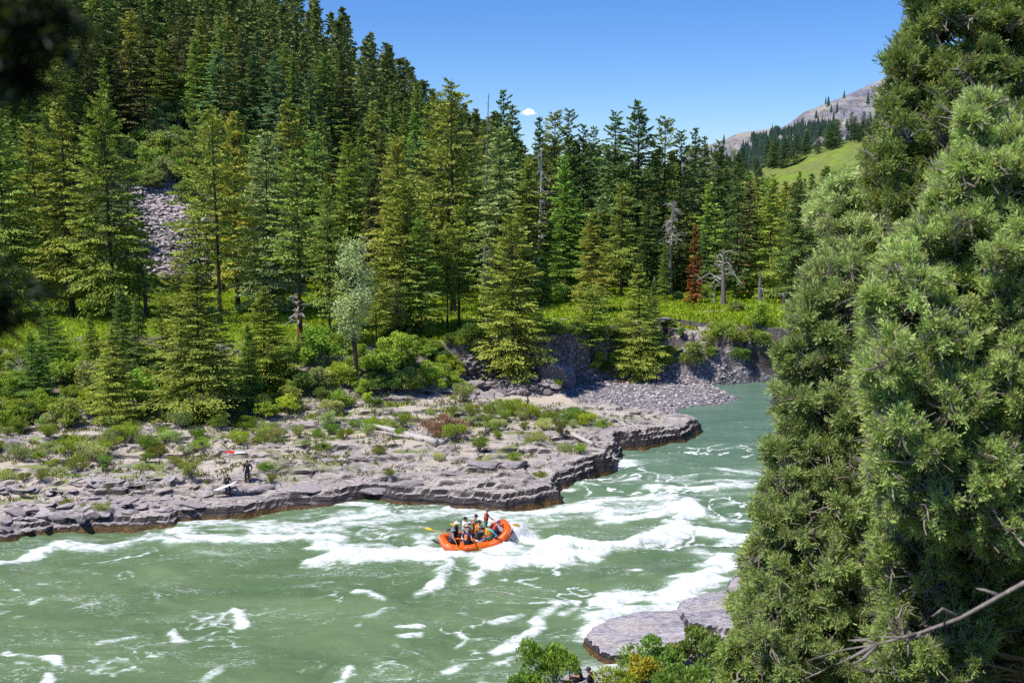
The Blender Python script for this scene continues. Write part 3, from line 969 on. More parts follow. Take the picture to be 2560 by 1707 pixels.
# ------------------------------------------------------------------ conifers
def conifer(seed, H=22.0, wide=.17, start=.12, power=.85, droop=.25, gap=.02, density=1.0, spray=.42, ragged=.35, trunk_r=.012, spire=0.0, tri=False):
    """crown and trunk meshes of one tree, base at the origin"""
    rng = np.random.default_rng(seed)
    cen = []; ax = []; ln = []; wd = []; tint = []; tip = []
    sticks = Soup()
    z = H * start
    lean = rng.normal(size=2) * .004 * H
    bulk = [rng.uniform(-1, 1) for _ in range(8)]
    step = H * .019 / density ** .5
    while z < H * .995:
        t = z / H
        k = (t - start) / (1 - start)
        prof = (1 - k) ** power * (1 - spire * .6 * sstep(.45, .8, k))
        prof *= .55 + .45 * sstep(-.02, .18, k)
        R0 = H * wide * 1.22 * prof + .32
        nb = max(4, int((5.6 if k < .75 else 5) * density))
        a0 = rng.uniform(0, 6.28)
        for b in range(nb):
            az = a0 + b * 6.283 / nb + rng.normal() * .35
            lobe = .5 + .5 * math.sin(az * 2 + bulk[0] * 3 + t * 9 * bulk[1])
            L = R0 * (1 + ragged * (rng.normal() * .45 + (lobe - .5) * .7))
            if rng.random() < gap * 4 + .05: L *= .5
            if rng.random() < .05: L *= 1.3
            if rng.random() < gap * 2: continue
            L = max(.15, L)
            up = .42 * k ** 1.5 - droop * (1 - k) + rng.normal() * .17
            d = np.array([math.cos(az), math.sin(az), up])
            base = np.array([lean[0] * t * t, lean[1] * t * t, min(H * .99, z + rng.normal() * step * 1.1)])
            n = int(max(4, (L / spray) * 4.6 * density))
            u = np.sqrt(rng.uniform(.03, 1, n))
            sag = -droop * .35 * L * u ** 2 + .10 * L * u ** 3
            latw = .30 * L * (1 - u * .55) * rng.normal(size=n) * .75
            pc = base + d[None] * (u * L)[:, None]
            pc[:, 2] += sag + rng.normal(size=n) * .10 * spray
            sidev = np.array([-math.sin(az), math.cos(az), 0])
            pc += sidev[None] * latw[:, None]
            pc[:, 2] -= np.abs(latw) * .18
            aa = d[None] * 1.0 + sidev[None] * (latw / (L * .28 + .05))[:, None] * .9 + rng.normal(size=(n, 3)) * .33
            aa[:, 2] -= .12
            aa /= np.linalg.norm(aa, axis=1)[:, None]
            cen.append(pc); ax.append(aa)
            ln.append(spray * rng.uniform(.75, 1.5, n)); wd.append(spray * rng.uniform(.32, .66, n))
            bt = rng.uniform(-.18, .18)
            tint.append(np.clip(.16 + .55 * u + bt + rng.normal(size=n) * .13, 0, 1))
            tip.append(np.clip((u - .7) * 1.6 * rng.uniform(0, 1.2) + .35 * sstep(.7, 1, k) * rng.random(), 0, 1))
            if L > .9 and rng.random() < .55:
                e = base + d * L * .8; e[2] -= droop * .25 * L
                v, f = tube_arr([base, (base + e) / 2 + np.array([0, 0, .04 * L]), e], [.012 * L + .012, .009 * L + .008, .006], 3, False)
                sticks.add(v, f)
        z += step * rng.uniform(.75, 1.3) * (1 if k < .8 else .7)
    # leader
    n = 10
    pc = np.stack([rng.normal(size=n) * .04 + lean[0], rng.normal(size=n) * .04 + lean[1], H * (1 - .03 * rng.random(n))], -1)
    cen.append(pc); aa = rng.normal(size=(n, 3)) * .3 + [0, 0, 1]; ax.append(aa / np.linalg.norm(aa, axis=1)[:, None])
    ln.append(np.full(n, spray * 1.1)); wd.append(np.full(n, spray * .3)); tint.append(np.full(n, .7)); tip.append(np.full(n, .6))
    cen = np.concatenate(cen); ax = np.concatenate(ax); ln = np.concatenate(ln); wd = np.concatenate(wd)
    tint = np.concatenate(tint); tip = np.concatenate(tip)
    rad = cen.copy(); rad[:, 2] = 0; rad /= np.linalg.norm(rad, axis=1)[:, None] + .05
    nrm = rad * .75 + np.array([0, 0, .62]) + rng.normal(size=ax.shape) * .42
    s = np.cross(ax, nrm)
    s /= np.linalg.norm(s, axis=1)[:, None] + 1e-9
    v, f = cards(cen, ax, s, ln, wd)
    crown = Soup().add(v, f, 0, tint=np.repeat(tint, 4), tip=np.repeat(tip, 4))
    ts = np.linspace(0, .97, 9)
    path = np.stack([lean[0] * ts ** 2 + np.sin(ts * 5 + bulk[2]) * .004 * H, lean[1] * ts ** 2, ts * H], -1)
    rad = H * trunk_r * (1 - ts) ** .8 + .015; rad[0] *= 1.35
    v, f = tube_arr(path, rad, 7, True)
    sticks.add(v, f)
    return crown, sticks


def crown_trunk(name, spec, bark=None):
    c, s = conifer(**spec)
    return c.mesh(name + '_crown', NEEDLE), s.mesh(name + '_trunk', bark or BARK)


def single(name, spec):
    """crown and trunk in one mesh, for far trees"""
    c, s = conifer(**spec)
    so = Soup()
    for v, f, ti, tp in zip(c.v, c.f, c.a['tint'], c.a['tip']): so.add(v, f, 0, tint=ti, tip=tp)
    for v, f in zip(s.v, s.f): so.add(v, f - f.min() + 0 if False else f, 1, tint=0, tip=0) if len(s.v) == 1 else None
    if len(s.v) > 1:
        base = 0
        for v, f in zip(s.v, s.f):
            so.add(v, f - base, 1, tint=0, tip=0); base += len(v)
    return so.mesh(name, [NEEDLE, BARK])


# tree kinds: height-normalised at 22 m
FIRS = [crown_trunk('fir_%d' % i, dict(seed=100 + i, wide=w, start=st, power=pw, droop=dr, ragged=rg, spray=.30, density=dn, gap=gp)) for i, (w, st, pw, dr, rg, dn, gp) in enumerate([
    (.185, .10, .80, .30, .40, 1.15, .02), (.165, .16, .85, .25, .45, 1.1, .03), (.20, .07, .75, .32, .35, 1.15, .02),
    (.15, .12, .9, .28, .42, 1.1, .03), (.175, .22, .7, .22, .5, 1.05, .04)])]
PINES = [crown_trunk('pine_%d' % i, dict(seed=200 + i, wide=w, start=st, power=pw, droop=dr, ragged=.6, spray=.34, density=1.0, gap=.06)) for i, (w, st, pw, dr) in enumerate([
    (.165, .30, .62, .12), (.18, .24, .6, .15), (.15, .36, .6, .10)])]
SPRUCES = [crown_trunk('spruce_%d' % i, dict(seed=300 + i, wide=w, start=.04, power=.95, droop=.38, ragged=.22, spray=.26, density=1.3, gap=.0)) for i, w in enumerate([.20, .17, .23])]
SPIRES = [crown_trunk('spire_%d' % i, dict(seed=400 + i, wide=.085, start=.08, power=.8, droop=.45, ragged=.35, spray=.36, density=1.1, gap=.02)) for i in range(2)]
HILL = [single('hill_fir_%d' % i, dict(seed=500 + i, wide=w, start=st, power=pw, droop=.28, ragged=.45, spray=.42, density=1.0, gap=.03)) for i, (w, st, pw) in enumerate([
    (.17, .10, .8), (.15, .14, .85), (.19, .08, .8), (.13, .12, .9), (.16, .2, .7), (.10, .08, .85)])]

OLIVE = (.235, .290, .046); OLIVE2 = (.275, .290, .040); GREEN = (.180, .280, .046); DEEP = (.105, .165, .040); BLUE = (.105, .18, .072); PALE = (.26, .30, .12); BRIGHT = (.13, .25, .038)
PALETTE = {'olive': OLIVE, 'gold': OLIVE2, 'green': GREEN, 'deep': DEEP, 'blue': BLUE, 'pale': PALE, 'bright': BRIGHT, 'red': (.26, .055, .03), 'rust': (.19, .13, .06)}


def jit(c, rng, a=.12):
    k = 1 + rng.normal() * a
    return (c[0] * k * (1 + rng.normal() * .05), c[1] * k, c[2] * k * (1 + rng.normal() * .1), 1)


TREE_SPOTS = []


def put_tree(name, kinds, i, xyz, H, wf, colr, label, cat, group=None, rz=None):
    c, s = kinds[i % len(kinds)]
    k = H / 22.0
    e = empty(name, xyz, random.uniform(0, 6.28) if rz is None else rz, (k * wf, k * wf, k))
    tag(e, label, cat, group)
    cr = obj('crown', c, e); cr.color = colr
    obj('trunk', s, e)
    TREE_SPOTS.append((xyz[0], xyz[1]))
    return e


def ground_along(u, v, ymin=88, ymax=420):
    """where the line of sight through a photo point meets the far bank"""
    ys = np.arange(ymin, ymax, .5)
    dx, dy, dz = ray(u, v)
    t = ys / dy
    xs = dx * t; zs = CAM_H + dz * t
    g = far_height(xs, ys)[0]
    hit = np.nonzero(g >= zs)[0]
    i = hit[0] if len(hit) else len(ys) - 1
    return xs[i], ys[i], g[i]


def tree_at(name, kinds, i, u, vtop, vbase, wf, col, label, cat, depth=None, group=None):
    """u, vtop, vbase in photo pixels (2352-wide reading); depth when the foot is hidden"""
    k = 2560 / 2352
    u *= k; vtop *= k
    if depth is None:
        x, y, z = ground_along(u, vbase * k)
    else:
        y = depth * 1.14
        x = PD(u, vtop, y)[0]
        z = zfar(x, y)
    top = PD(u, vtop, y)[2]
    H = max(2.0, top - z)
    rng = np.random.default_rng(int(u * 31 + vtop))
    return put_tree(name, kinds, i, (x, y, z - .15), H, wf, jit(PALETTE[col], rng, .08), label, cat, group)


build_spray()

# ================================================================== TREES OF THE FAR BANK
T = [
    # name, kinds, variant, u, vtop, vbase/None, width, colour, label, depth
    ('fir_tree', FIRS, 0, 22, 235, 730, .9, 'olive', 'tall olive fir at the left edge above the dark shade', 132),
    ('fir_tree', FIRS, 2, 70, 285, None, 1.0, 'olive', 'broad olive fir second from the left edge', 138),
    ('fir_tree', FIRS, 1, 108, 262, None, .85, 'green', 'green fir squeezed in left of the tallest left hand fir', 146),
    ('fir_tree', FIRS, 3, 165, 218, 725, 1.0, 'olive', 'tall olive fir with bare trunk left of the grass strip', None),
    ('fir_tree', FIRS, 4, 205, 330, None, .9, 'green', 'shorter green fir behind the two tallest left hand firs', 150),
    ('fir_tree', FIRS, 2, 262, 215, 735, .85, 'olive', 'wide olive fir standing just left of the scree patch', None),
    ('pine_tree', PINES, 0, 322, 545, 735, .55, 'deep', 'thin leaning dark trunked pine below the scree patch', None),
    ('pine_tree', PINES, 1, 465, 250, 730, .6, 'olive', 'slim olive pine on the right rim of the scree', 142),
    ('pine_tree', PINES, 0, 505, 235, 745, .8, 'olive', 'tall olive pine right of the scree with long bare trunk', None),
    ('fir_tree', FIRS, 1, 547, 258, 705, .9, 'gold', 'golden olive fir with trunk showing low right of scree', None),
    ('fir_tree', FIRS, 3, 585, 310, None, .85, 'green', 'green fir between two olive firs right of the scree', 152),
    ('fir_tree', FIRS, 2, 622, 305, 720, 1.0, 'pale', 'broad pale green fir leaning left over darker neighbours', 140),
    ('fir_tree', FIRS, 0, 660, 225, None, 1.0, 'gold', 'tall golden fir high at left centre of the forest wall', 158),
    ('pine_tree', PINES, 2, 690, 345, 760, .9, 'olive', 'open olive pine behind the broken red trunked snag', None),
    ('fir_tree', FIRS, 4, 722, 300, None, .9, 'green', 'green fir rising behind the pale cottonwood', 155),
    ('pine_tree', PINES, 1, 758, 430, 790, .75, 'olive', 'thin pine with slim bare trunk right of the snag', None),
    ('fir_tree', FIRS, 1, 800, 330, None, .95, 'olive', 'olive fir above and behind the pale cottonwood', 150),
    ('fir_tree', FIRS, 3, 850, 345, None, .9, 'deep', 'dark fir behind the golden fir at centre left', 152),
    ('fir_tree', FIRS, 0, 915, 310, 760, 1.0, 'gold', 'tall golden olive fir centre left of the forest wall', 146),
    ('fir_tree', FIRS, 2, 938, 405, 770, 1.0, 'olive', 'mid height olive fir with orange tip at centre', 140),
    ('fir_tree', FIRS, 4, 965, 500, 775, .95, 'green', 'green fir with trunk on the shaded meadow edge', None),
    ('pine_tree', PINES, 0, 1040, 180, 720, .95, 'gold', 'tallest dark golden pine breaking the skyline at centre', 150),
    ('pine_tree', PINES, 2, 1010, 215, None, .9, 'olive', 'tall olive pine just left of the tallest skyline pine', 156),
    ('pine_tree', PINES, 1, 1055, 470, 755, .9, 'olive', 'olive pine with slim trunk on meadow, centre', None),
    ('pine_tree', PINES, 0, 1028, 505, 760, .7, 'olive', 'narrow pine left of its twin on the centre meadow', None),
    ('fir_tree', FIRS, 1, 1122, 580, 757, .85, 'deep', 'small dark fir with lone trunk on the bright meadow', None),
    ('fir_tree', FIRS, 2, 1178, 490, 872, .98, 'gold', 'wide golden olive fir rooted on the cliff edge at centre', 122),
    ('fir_tree', FIRS, 3, 1178, 240, None, .9, 'deep', 'dark pointed fir on the skyline left of the small cloud', 155),
    ('fir_tree', FIRS, 0, 1150, 290, None, 1.0, 'pale', 'pale green fir in front of the dark pointed skyline fir', 148),
    ('fir_tree', FIRS, 0, 1212, 360, 700, 1.05, 'olive', 'broad olive fir below the small cloud', 142),
    ('spire_tree', FIRS, 3, 1158, 205, None, .8, 'blue', 'blue green pointed fir highest left of the small cloud', 168),
    ('fir_tree', FIRS, 3, 1238, 268, None, .7, 'blue', 'slim blue green fir right under the small cloud', 160),
    ('fir_tree', FIRS, 4, 1272, 256, 640, .95, 'olive', 'olive fir first of the skyline row right of the cloud', 152),
    ('fir_tree', FIRS, 1, 1308, 252, None, .8, 'deep', 'dark fir second of the skyline row right of cloud', 158),
    ('fir_tree', FIRS, 3, 1340, 285, None, .75, 'deep', 'thin dark fir third of the skyline row right of cloud', 158),
    ('fir_tree', FIRS, 1, 1362, 292, None, .7, 'blue', 'thin blue green fir fourth of the skyline row', 164),
    ('fir_tree', FIRS, 0, 1408, 254, 660, .9, 'deep', 'dark rounded fir in the middle of the right skyline row', 150),
    ('fir_tree', FIRS, 2, 1462, 232, 660, .85, 'deep', 'highest pointed fir of the right skyline row', 150),
    ('fir_tree', FIRS, 4, 1522, 268, 660, .85, 'olive', 'olive topped fir right of the highest skyline row fir', 150),
    ('fir_tree', FIRS, 1, 1566, 300, None, .8, 'deep', 'dark fir near the right end of the skyline row', 158),
    ('fir_tree', FIRS, 3, 1598, 292, None, .8, 'blue', 'blue green fir near the right end of skyline row', 170),
    ('fir_tree', FIRS, 3, 1618, 312, None, .75, 'deep', 'small dark fir tip beside the blue green skyline fir', 172),
    ('fir_tree', FIRS, 0, 1644, 322, 660, .85, 'deep', 'dark fir ending the skyline row before the far mountain', 156),
    ('fir_tree', FIRS, 2, 1358, 480, 720, .9, 'gold', 'golden olive fir in the middle of the right forest wall', 134),
    ('spruce_tree', SPRUCES, 1, 1296, 420, 690, .9, 'green', 'green spruce under the right skyline row', 142),
    ('spruce_tree', SPRUCES, 0, 1328, 445, 690, .8, 'green', 'slim green spruce beside its taller green twin', 140),
    ('pine_tree', PINES, 1, 1360, 655, 850, 1.5, 'olive', 'bushy round olive pine on the cliff edge right of centre', 124),
    ('spruce_tree', SPRUCES, 2, 1465, 604, 862, 1.15, 'olive', 'pale olive spruce standing alone at the gravel cliff', 126),
    ('spruce_tree', SPRUCES, 1, 1500, 640, 780, .9, 'deep', 'dark spruce behind the lone olive spruce', 134),
    ('fir_tree', FIRS, 1, 1525, 560, 690, .8, 'olive', 'small olive fir at left end of the right meadow', 142),
    ('spire_tree', SPIRES, 0, 1595, 515, 700, 1.05, 'red', 'rust red dead needled tree above the right meadow', 152),
    ('fir_tree', FIRS, 4, 1430, 420, None, .95, 'olive', 'olive fir in front of the dark right skyline row', 142),
    ('fir_tree', FIRS, 3, 1490, 440, None, .9, 'deep', 'dark fir left above the grey leafless tree', 146),
    ('fir_tree', FIRS, 0, 1560, 430, None, .9, 'deep', 'dark fir between leafless grey tree and red tree', 150),
    ('spire_tree', SPIRES, 1, 1645, 440, 640, 1.2, 'deep', 'narrow dark spire right of the rust red tree', 148),
    ('fir_tree', FIRS, 1, 1690, 372, 690, .85, 'deep', 'dark fir below the left foot of the mountain', 162),
    ('spire_tree', SPIRES, 0, 1715, 415, 680, 1.3, 'rust', 'brownish thin spire left of the green hillside bench', 165),
    ('fir_tree', FIRS, 2, 1765, 400, 690, .8, 'olive', 'olive fir overlapping the green hillside bench', 170),
    ('fir_tree', FIRS, 0, 1825, 408, 700, .85, 'deep', 'dark fir near the right juniper overlapping green bench', 165),
    ('fir_tree', FIRS, 4, 1862, 460, 700, .9, 'rust', 'brownish fir touching the big junipers edge', 150),
    ('spruce_tree', SPRUCES, 0, 1745, 480, 680, .8, 'green', 'bright green spruce behind the twin dead snags', 155),
    ('fir_tree', FIRS, 1, 1790, 500, 640, .8, 'olive', 'olive fir right behind the tilted snag', 148),
    ('fir_tree', FIRS, 3, 1835, 520, 690, .9, 'olive', 'dull olive fir beside the near juniper at right', 140),
    ('spruce_tree', SPRUCES, 2, 1690, 610, 690, .7, 'green', 'small green spruce at the right end of the meadow', 140),
    # small trees in front of the terrace, left
    ('spruce_tree', SPRUCES, 0, 78, 760, 918, 1.2, 'bright', 'dark green young spruce, left of a close pair', 104),
    ('spruce_tree', SPRUCES, 1, 102, 785, 922, 1.15, 'bright', 'dark green young spruce, right of a close pair', 103),
    ('spruce_tree', SPRUCES, 2, 118, 690, 862, 1.25, 'green', 'bushy green spruce left of the bright grass strip', 114),
    ('spruce_tree', SPRUCES, 0, 285, 655, 850, 1.1, 'deep', 'dark green spruce left of two beside the grass strip', 112),
    ('spruce_tree', SPRUCES, 1, 322, 675, 850, 1.05, 'deep', 'dark green spruce right of two beside the grass strip', 113),
    ('spruce_tree', SPRUCES, 1, 213, 715, 870, 1.0, 'olive', 'pale olive young spruce in the bright grass strip', 110),
    ('spruce_tree', SPRUCES, 2, 268, 745, 965, 1.3, 'olive', 'olive spruce behind the left shelf bushes', 102),
    ('pine_tree', PINES, 2, 377, 670, 880, .75, 'olive', 'thin open pine left of the big front spruce', 108),
    ('spruce_tree', SPRUCES, 0, 462, 605, 960, 1.45, 'olive', 'big drooping olive spruce in front of the left terrace', 102),
    ('pine_tree', PINES, 1, 420, 590, 880, .9, 'gold', 'golden pine behind the big front spruce', 116),
    ('spruce_tree', SPRUCES, 1, 575, 740, 935, .95, 'bright', 'narrow green spruce right of the big front spruce', 103),
    ('spruce_tree', SPRUCES, 2, 610, 655, 885, 1.4, 'olive', 'spreading olive spruce left of the broken snag', 108),
    ('pine_tree', PINES, 0, 865, 600, 800, .9, 'olive', 'short olive pine right of the pale cottonwood', 118),
    ('pine_tree', PINES, 2, 912, 640, 790, .8, 'pale', 'thin pale pine on the meadow edge, centre left', 122),
    ('spruce_tree', SPRUCES, 0, 1255, 600, 700, .7, 'green', 'small green spruce in the shaded meadow gap', 138),
    ('spruce_tree', SPRUCES, 1, 240, 800, 940, .7, 'green', 'short green spruce low in the left shrubs', 100),
]
for name, kinds, i, u, vt, vb, wf, colr, label, dep in T:
    name = 'fir_tree' if name == 'spire_tree' else name
    dep = None if vb else dep
    tree_at(name, kinds, i, u, vt, vb if vb else 700, wf, colr, label, name.replace('_', ' ').replace('fir tree', 'fir').replace('pine tree', 'pine').replace('spruce tree', 'spruce'), dep)


# the forest between the named trees and the hillside above
def visible_col(x, y):
    u = 1280 + x / y * F
    return u


def hillside_forest():
    rng = np.random.default_rng(77)
    spots = []
    cell = {}
    def ok(x, y, dmin):
        ci, cj = int(x // 3), int(y // 3)
        for a in range(-3, 4):
            for b in range(-3, 4):
                for (px, py, _) in cell.get((ci + a, cj + b), ()):
                    if (px - x) ** 2 + (py - y) ** 2 < dmin * dmin: return False
        return True
    for (px, py) in TREE_SPOTS: cell.setdefault((int(px // 3), int(py // 3)), []).append((px, py, 0))
    N = 30000
    xs = rng.uniform(-150, 150, N); ys = rng.uniform(150, 375, N)
    g, M = far_height(xs, ys)
    h1 = hill1(xs, ys)
    scr = sdist(xs, ys, SCREE)
    bench = (xs > 40) & (ys > 235) & (ys < 350)
    gully = np.abs(xs - np.interp(ys, [170, 195, 245], [-60, -59, -62])) < np.interp(ys, [170, 190, 230, 245], [5, 7, 6, 3])
    gully |= np.abs(xs + 5.0 - np.interp(ys, [170, 195, 245], [-60, -59, -62])) < np.interp(ys, [170, 200, 218], [5, 4, 1])
    gully &= (ys < 218) & (ys > 168)
    for x, y, z, m, hh, sc, bn, gu in zip(xs, ys, g, M, h1, scr, bench, gully):
        u = visible_col(x, y)
        if u < -160 or u > 2300: continue
        if sc > -2.5 or gu: continue
        if sdist(np.array([x + 7.0]), np.array([y + 4.0]), SCREE)[0] > 0: continue
        if hh < 1.2 and y < 163: continue
        if inside(np.array([x]), np.array([y]), MEADOW_R)[0]: continue
        right = x > 12 and hh < 2
        if bn and not (rng.random() < .03): continue
        dm = 4.7 if hh > 2 else 4.9
        if right: dm = 5.0
        if not ok(x, y, dm): continue
        cell.setdefault((int(x // 3), int(y // 3)), []).append((x, y, 0))
        spots.append((x, y, z, hh, u, right))
    # how much each one shows: nearer and higher first
    spots.sort(key=lambda s: s[1])
    print('forest spots', len(spots))
    protos = HILL
    stuff = Soup()
    stuff_pts = []
    count = 0
    cols = [OLIVE, OLIVE, GREEN, OLIVE2, DEEP, BLUE, GREEN, (.11, .12, .04)]
    def say(u, v, hh, right):
        if right: return ('fir among the crowded dark firs right of the meadow gap', 'firs right of the meadow gap')
        if hh < 2: return ('dark fir crowded behind the front row on the terrace', 'firs crowded on the terrace')
        if u < 380: return ('olive fir on the steep slope left above the scree', 'firs on the slope left above the scree')
        if u < 620: return ('fir on the steep slope straight above the scree gully', 'firs above the scree gully')
        if u < 900: return ('olive fir packed on the steep slope right of the scree gully', 'firs on the slope right of the scree gully')
        if v < 240: return ('fir along the falling skyline ridge of the hillside', 'firs along the skyline ridge')
        return ('olive fir packed on the lower right flank of the hillside', 'firs on the lower right flank')
    for (x, y, z, hh, u, right) in spots:
        H = rng.uniform(13, 21) if hh > 2 else rng.uniform(15, 22)
        if right: H = rng.uniform(12, 18)
        if rng.random() < .18: H *= .6
        v = 853.5 + F * ((CAM_H - (z + H)) / y * CP - SP) / (CP + SP * (CAM_H - z - H) / y)
        if v < -420: continue
        cap = np.interp(u, [780, 840, 930, 1000, 1060, 1110, 1200, 1260, 1320, 1345, 1400, 1480, 1600, 1760, 1800, 1860, 1900, 2000, 2100, 2200], [-400, 0, 85, 135, 200, 255, 290, 300, 400, 390, 335, 330, 330, 345, 400, 430, 440, 440, 430, 400]) + rng.normal() * 12
        if u > 800 and v < cap:
            top = PD(u, cap, y)[2]
            if top - z < 6: continue
            H = top - z
        i = int(rng.integers(len(protos)))
        k = H / 22
        if count < 290:
            wf = rng.uniform(.85, 1.2)
            o = obj('hillside_fir', protos[i], None, (x, y, z - .3))
            o.scale = (k * wf, k * wf, k); o.rotation_euler = (rng.normal() * .02, rng.normal() * .02, rng.uniform(0, 6.28))
            cc = cols[int(rng.integers(len(cols)))]
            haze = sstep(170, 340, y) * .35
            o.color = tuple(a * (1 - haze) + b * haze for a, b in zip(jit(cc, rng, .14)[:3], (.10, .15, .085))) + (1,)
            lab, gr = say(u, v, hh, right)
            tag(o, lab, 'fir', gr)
            count += 1
        else:
            stuff_pts.append((x, y, z, H, i))
    return stuff_pts, count


FOREST_REST, N_IND = hillside_forest()
print('individual', N_IND, 'rest', len(FOREST_REST))


def forest_rest():
    """the trees of the hill beyond the nearest three hundred, as one mass"""
    rng = np.random.default_rng(5)
    low = []
    for i in range(4):
        c, s = conifer(seed=700 + i, wide=[.17, .14, .19, .11][i], start=.1, power=.82, droop=.28, ragged=.45, spray=.95, density=.42, gap=.02)
        V = np.concatenate(c.v); ti = np.concatenate(c.a['tint']); tp = np.concatenate(c.a['tip'])
        low.append((V, np.concatenate(c.f), ti, tp))
    so = Soup()
    for (x, y, z, H, i) in FOREST_REST:
        V, f, ti, tp = low[int(rng.integers(4))]
        a = rng.uniform(0, 6.28); k = H / 22
        ca, sa = math.cos(a), math.sin(a)
        W = np.stack([(V[:, 0] * ca - V[:, 1] * sa) * k * 1.05 + x, (V[:, 0] * sa + V[:, 1] * ca) * k * 1.05 + y, V[:, 2] * k + z - .3], -1)
        so.add(W, f, 0, tint=np.clip(ti + rng.normal() * .16, 0, 1), tip=tp * rng.random())
    me = so.mesh('forest_rest', foliage_material('far_needles', .2, (.20, .20, .06), .4, (.125, .165, .048)))
    o = obj('hilltop_forest', me)
    tag(o, 'dense conifer forest covering the top of the steep hillside', 'forest', None, 'stuff')


if FOREST_REST:
    forest_rest()

# ================================================================== SHRUBS, GRASS, SNAGS
def shrub(seed, W=1.6, H=1.6, n=900, leaf=.11, lobes=7, airy=.35, upright=.3, slim=1.0):
    rng = np.random.default_rng(seed)
    C = []; Rr = []
    for i in range(lobes):
        a = rng.uniform(0, 6.28); r = W * .5 * math.sqrt(rng.random()) * .75
        h = H * rng.uniform(.25, .92) * (1 - .35 * r / (W * .5))
        C.append((math.cos(a) * r, math.sin(a) * r, h)); Rr.append(rng.uniform(.13, .32) * W * (.75 if h > H * .6 else 1))
    C = np.array(C); Rr = np.array(Rr)
    k = rng.integers(0, lobes, n)
    dirs = rand_unit(n, rng); dirs[:, 2] = np.where(dirs[:, 2] < -.35, -dirs[:, 2], dirs[:, 2])
    rr = rng.uniform(airy, 1.05, n) ** .55
    cen = C[k] + dirs * (Rr[k] * rr)[:, None] * np.array([1, 1, min(1.4, H / W)])
    cen[:, 2] = np.maximum(cen[:, 2], .04)
    ax = dirs * .5 + rng.normal(size=(n, 3)) * .5 + np.array([0, 0, upright]); ax /= np.linalg.norm(ax, axis=1)[:, None]
    nrm = dirs * .6 + np.array([0, 0, .6]) + rng.normal(size=(n, 3)) * .5
    s = np.cross(ax, nrm); s /= np.linalg.norm(s, axis=1)[:, None] + 1e-9
    v, f = cards(cen, ax, s, leaf * rng.uniform(.7, 1.5, n), leaf * slim * rng.uniform(.45, .8, n))
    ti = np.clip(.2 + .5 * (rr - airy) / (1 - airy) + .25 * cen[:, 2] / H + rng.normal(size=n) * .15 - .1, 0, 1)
    tp = np.clip(rng.normal(size=n) * .3 + .2, 0, 1)
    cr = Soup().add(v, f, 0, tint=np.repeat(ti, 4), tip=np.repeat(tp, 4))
    st = Soup()
    for i in range(lobes):
        e = C[i]; mid = e * np.array([.45, .45, .5]) + rng.normal(size=3) * .04
        v, f = tube_arr([(rng.normal() * .04, rng.normal() * .04, -.1), mid, e], [.022 * W + .006, .014 * W, .006], 5, False)
        st.add(v, f)
        for _ in range(3):
            q = e + rand_unit(1, rng)[0] * Rr[i] * .9; q[2] = max(q[2], .1)
            v, f = tube_arr([mid, (mid + q) / 2 + rng.normal(size=3) * .03, q], [.010 * W, .007, .004], 3, False); st.add(v, f)
    return cr, st


def shrub_pair(i, **kw):
    c, s = shrub(**kw)
    return c.mesh('shrub_%d_leaves' % i, LEAF), s.mesh('shrub_%d_stems' % i, GREYBARK)


BUSH = [shrub_pair(i, seed=800 + i, W=2.0, H=h, n=2800, leaf=.095, lobes=14, airy=.12) for i, h in enumerate([1.7, 1.4, 2.1, 1.2])]
WILLOW = [shrub_pair(10 + i, seed=850 + i, W=1.7, H=h, n=2200, leaf=.10, lobes=13, airy=.03, upright=1.5, slim=.42) for i, h in enumerate([1.1, .9, 1.3])]


def put_bush(name, kinds, i, x, y, z, S, colr, label, cat, group=None, hs=1.0):
    c, s = kinds[i % len(kinds)]
    e = empty(name, (x, y, z - .06), random.uniform(0, 6.28), (S, S, S * hs))
    tag(e, label, cat, group)
    o = obj('foliage', c, e); o.color = colr
    obj('stems', s, e)
    return e


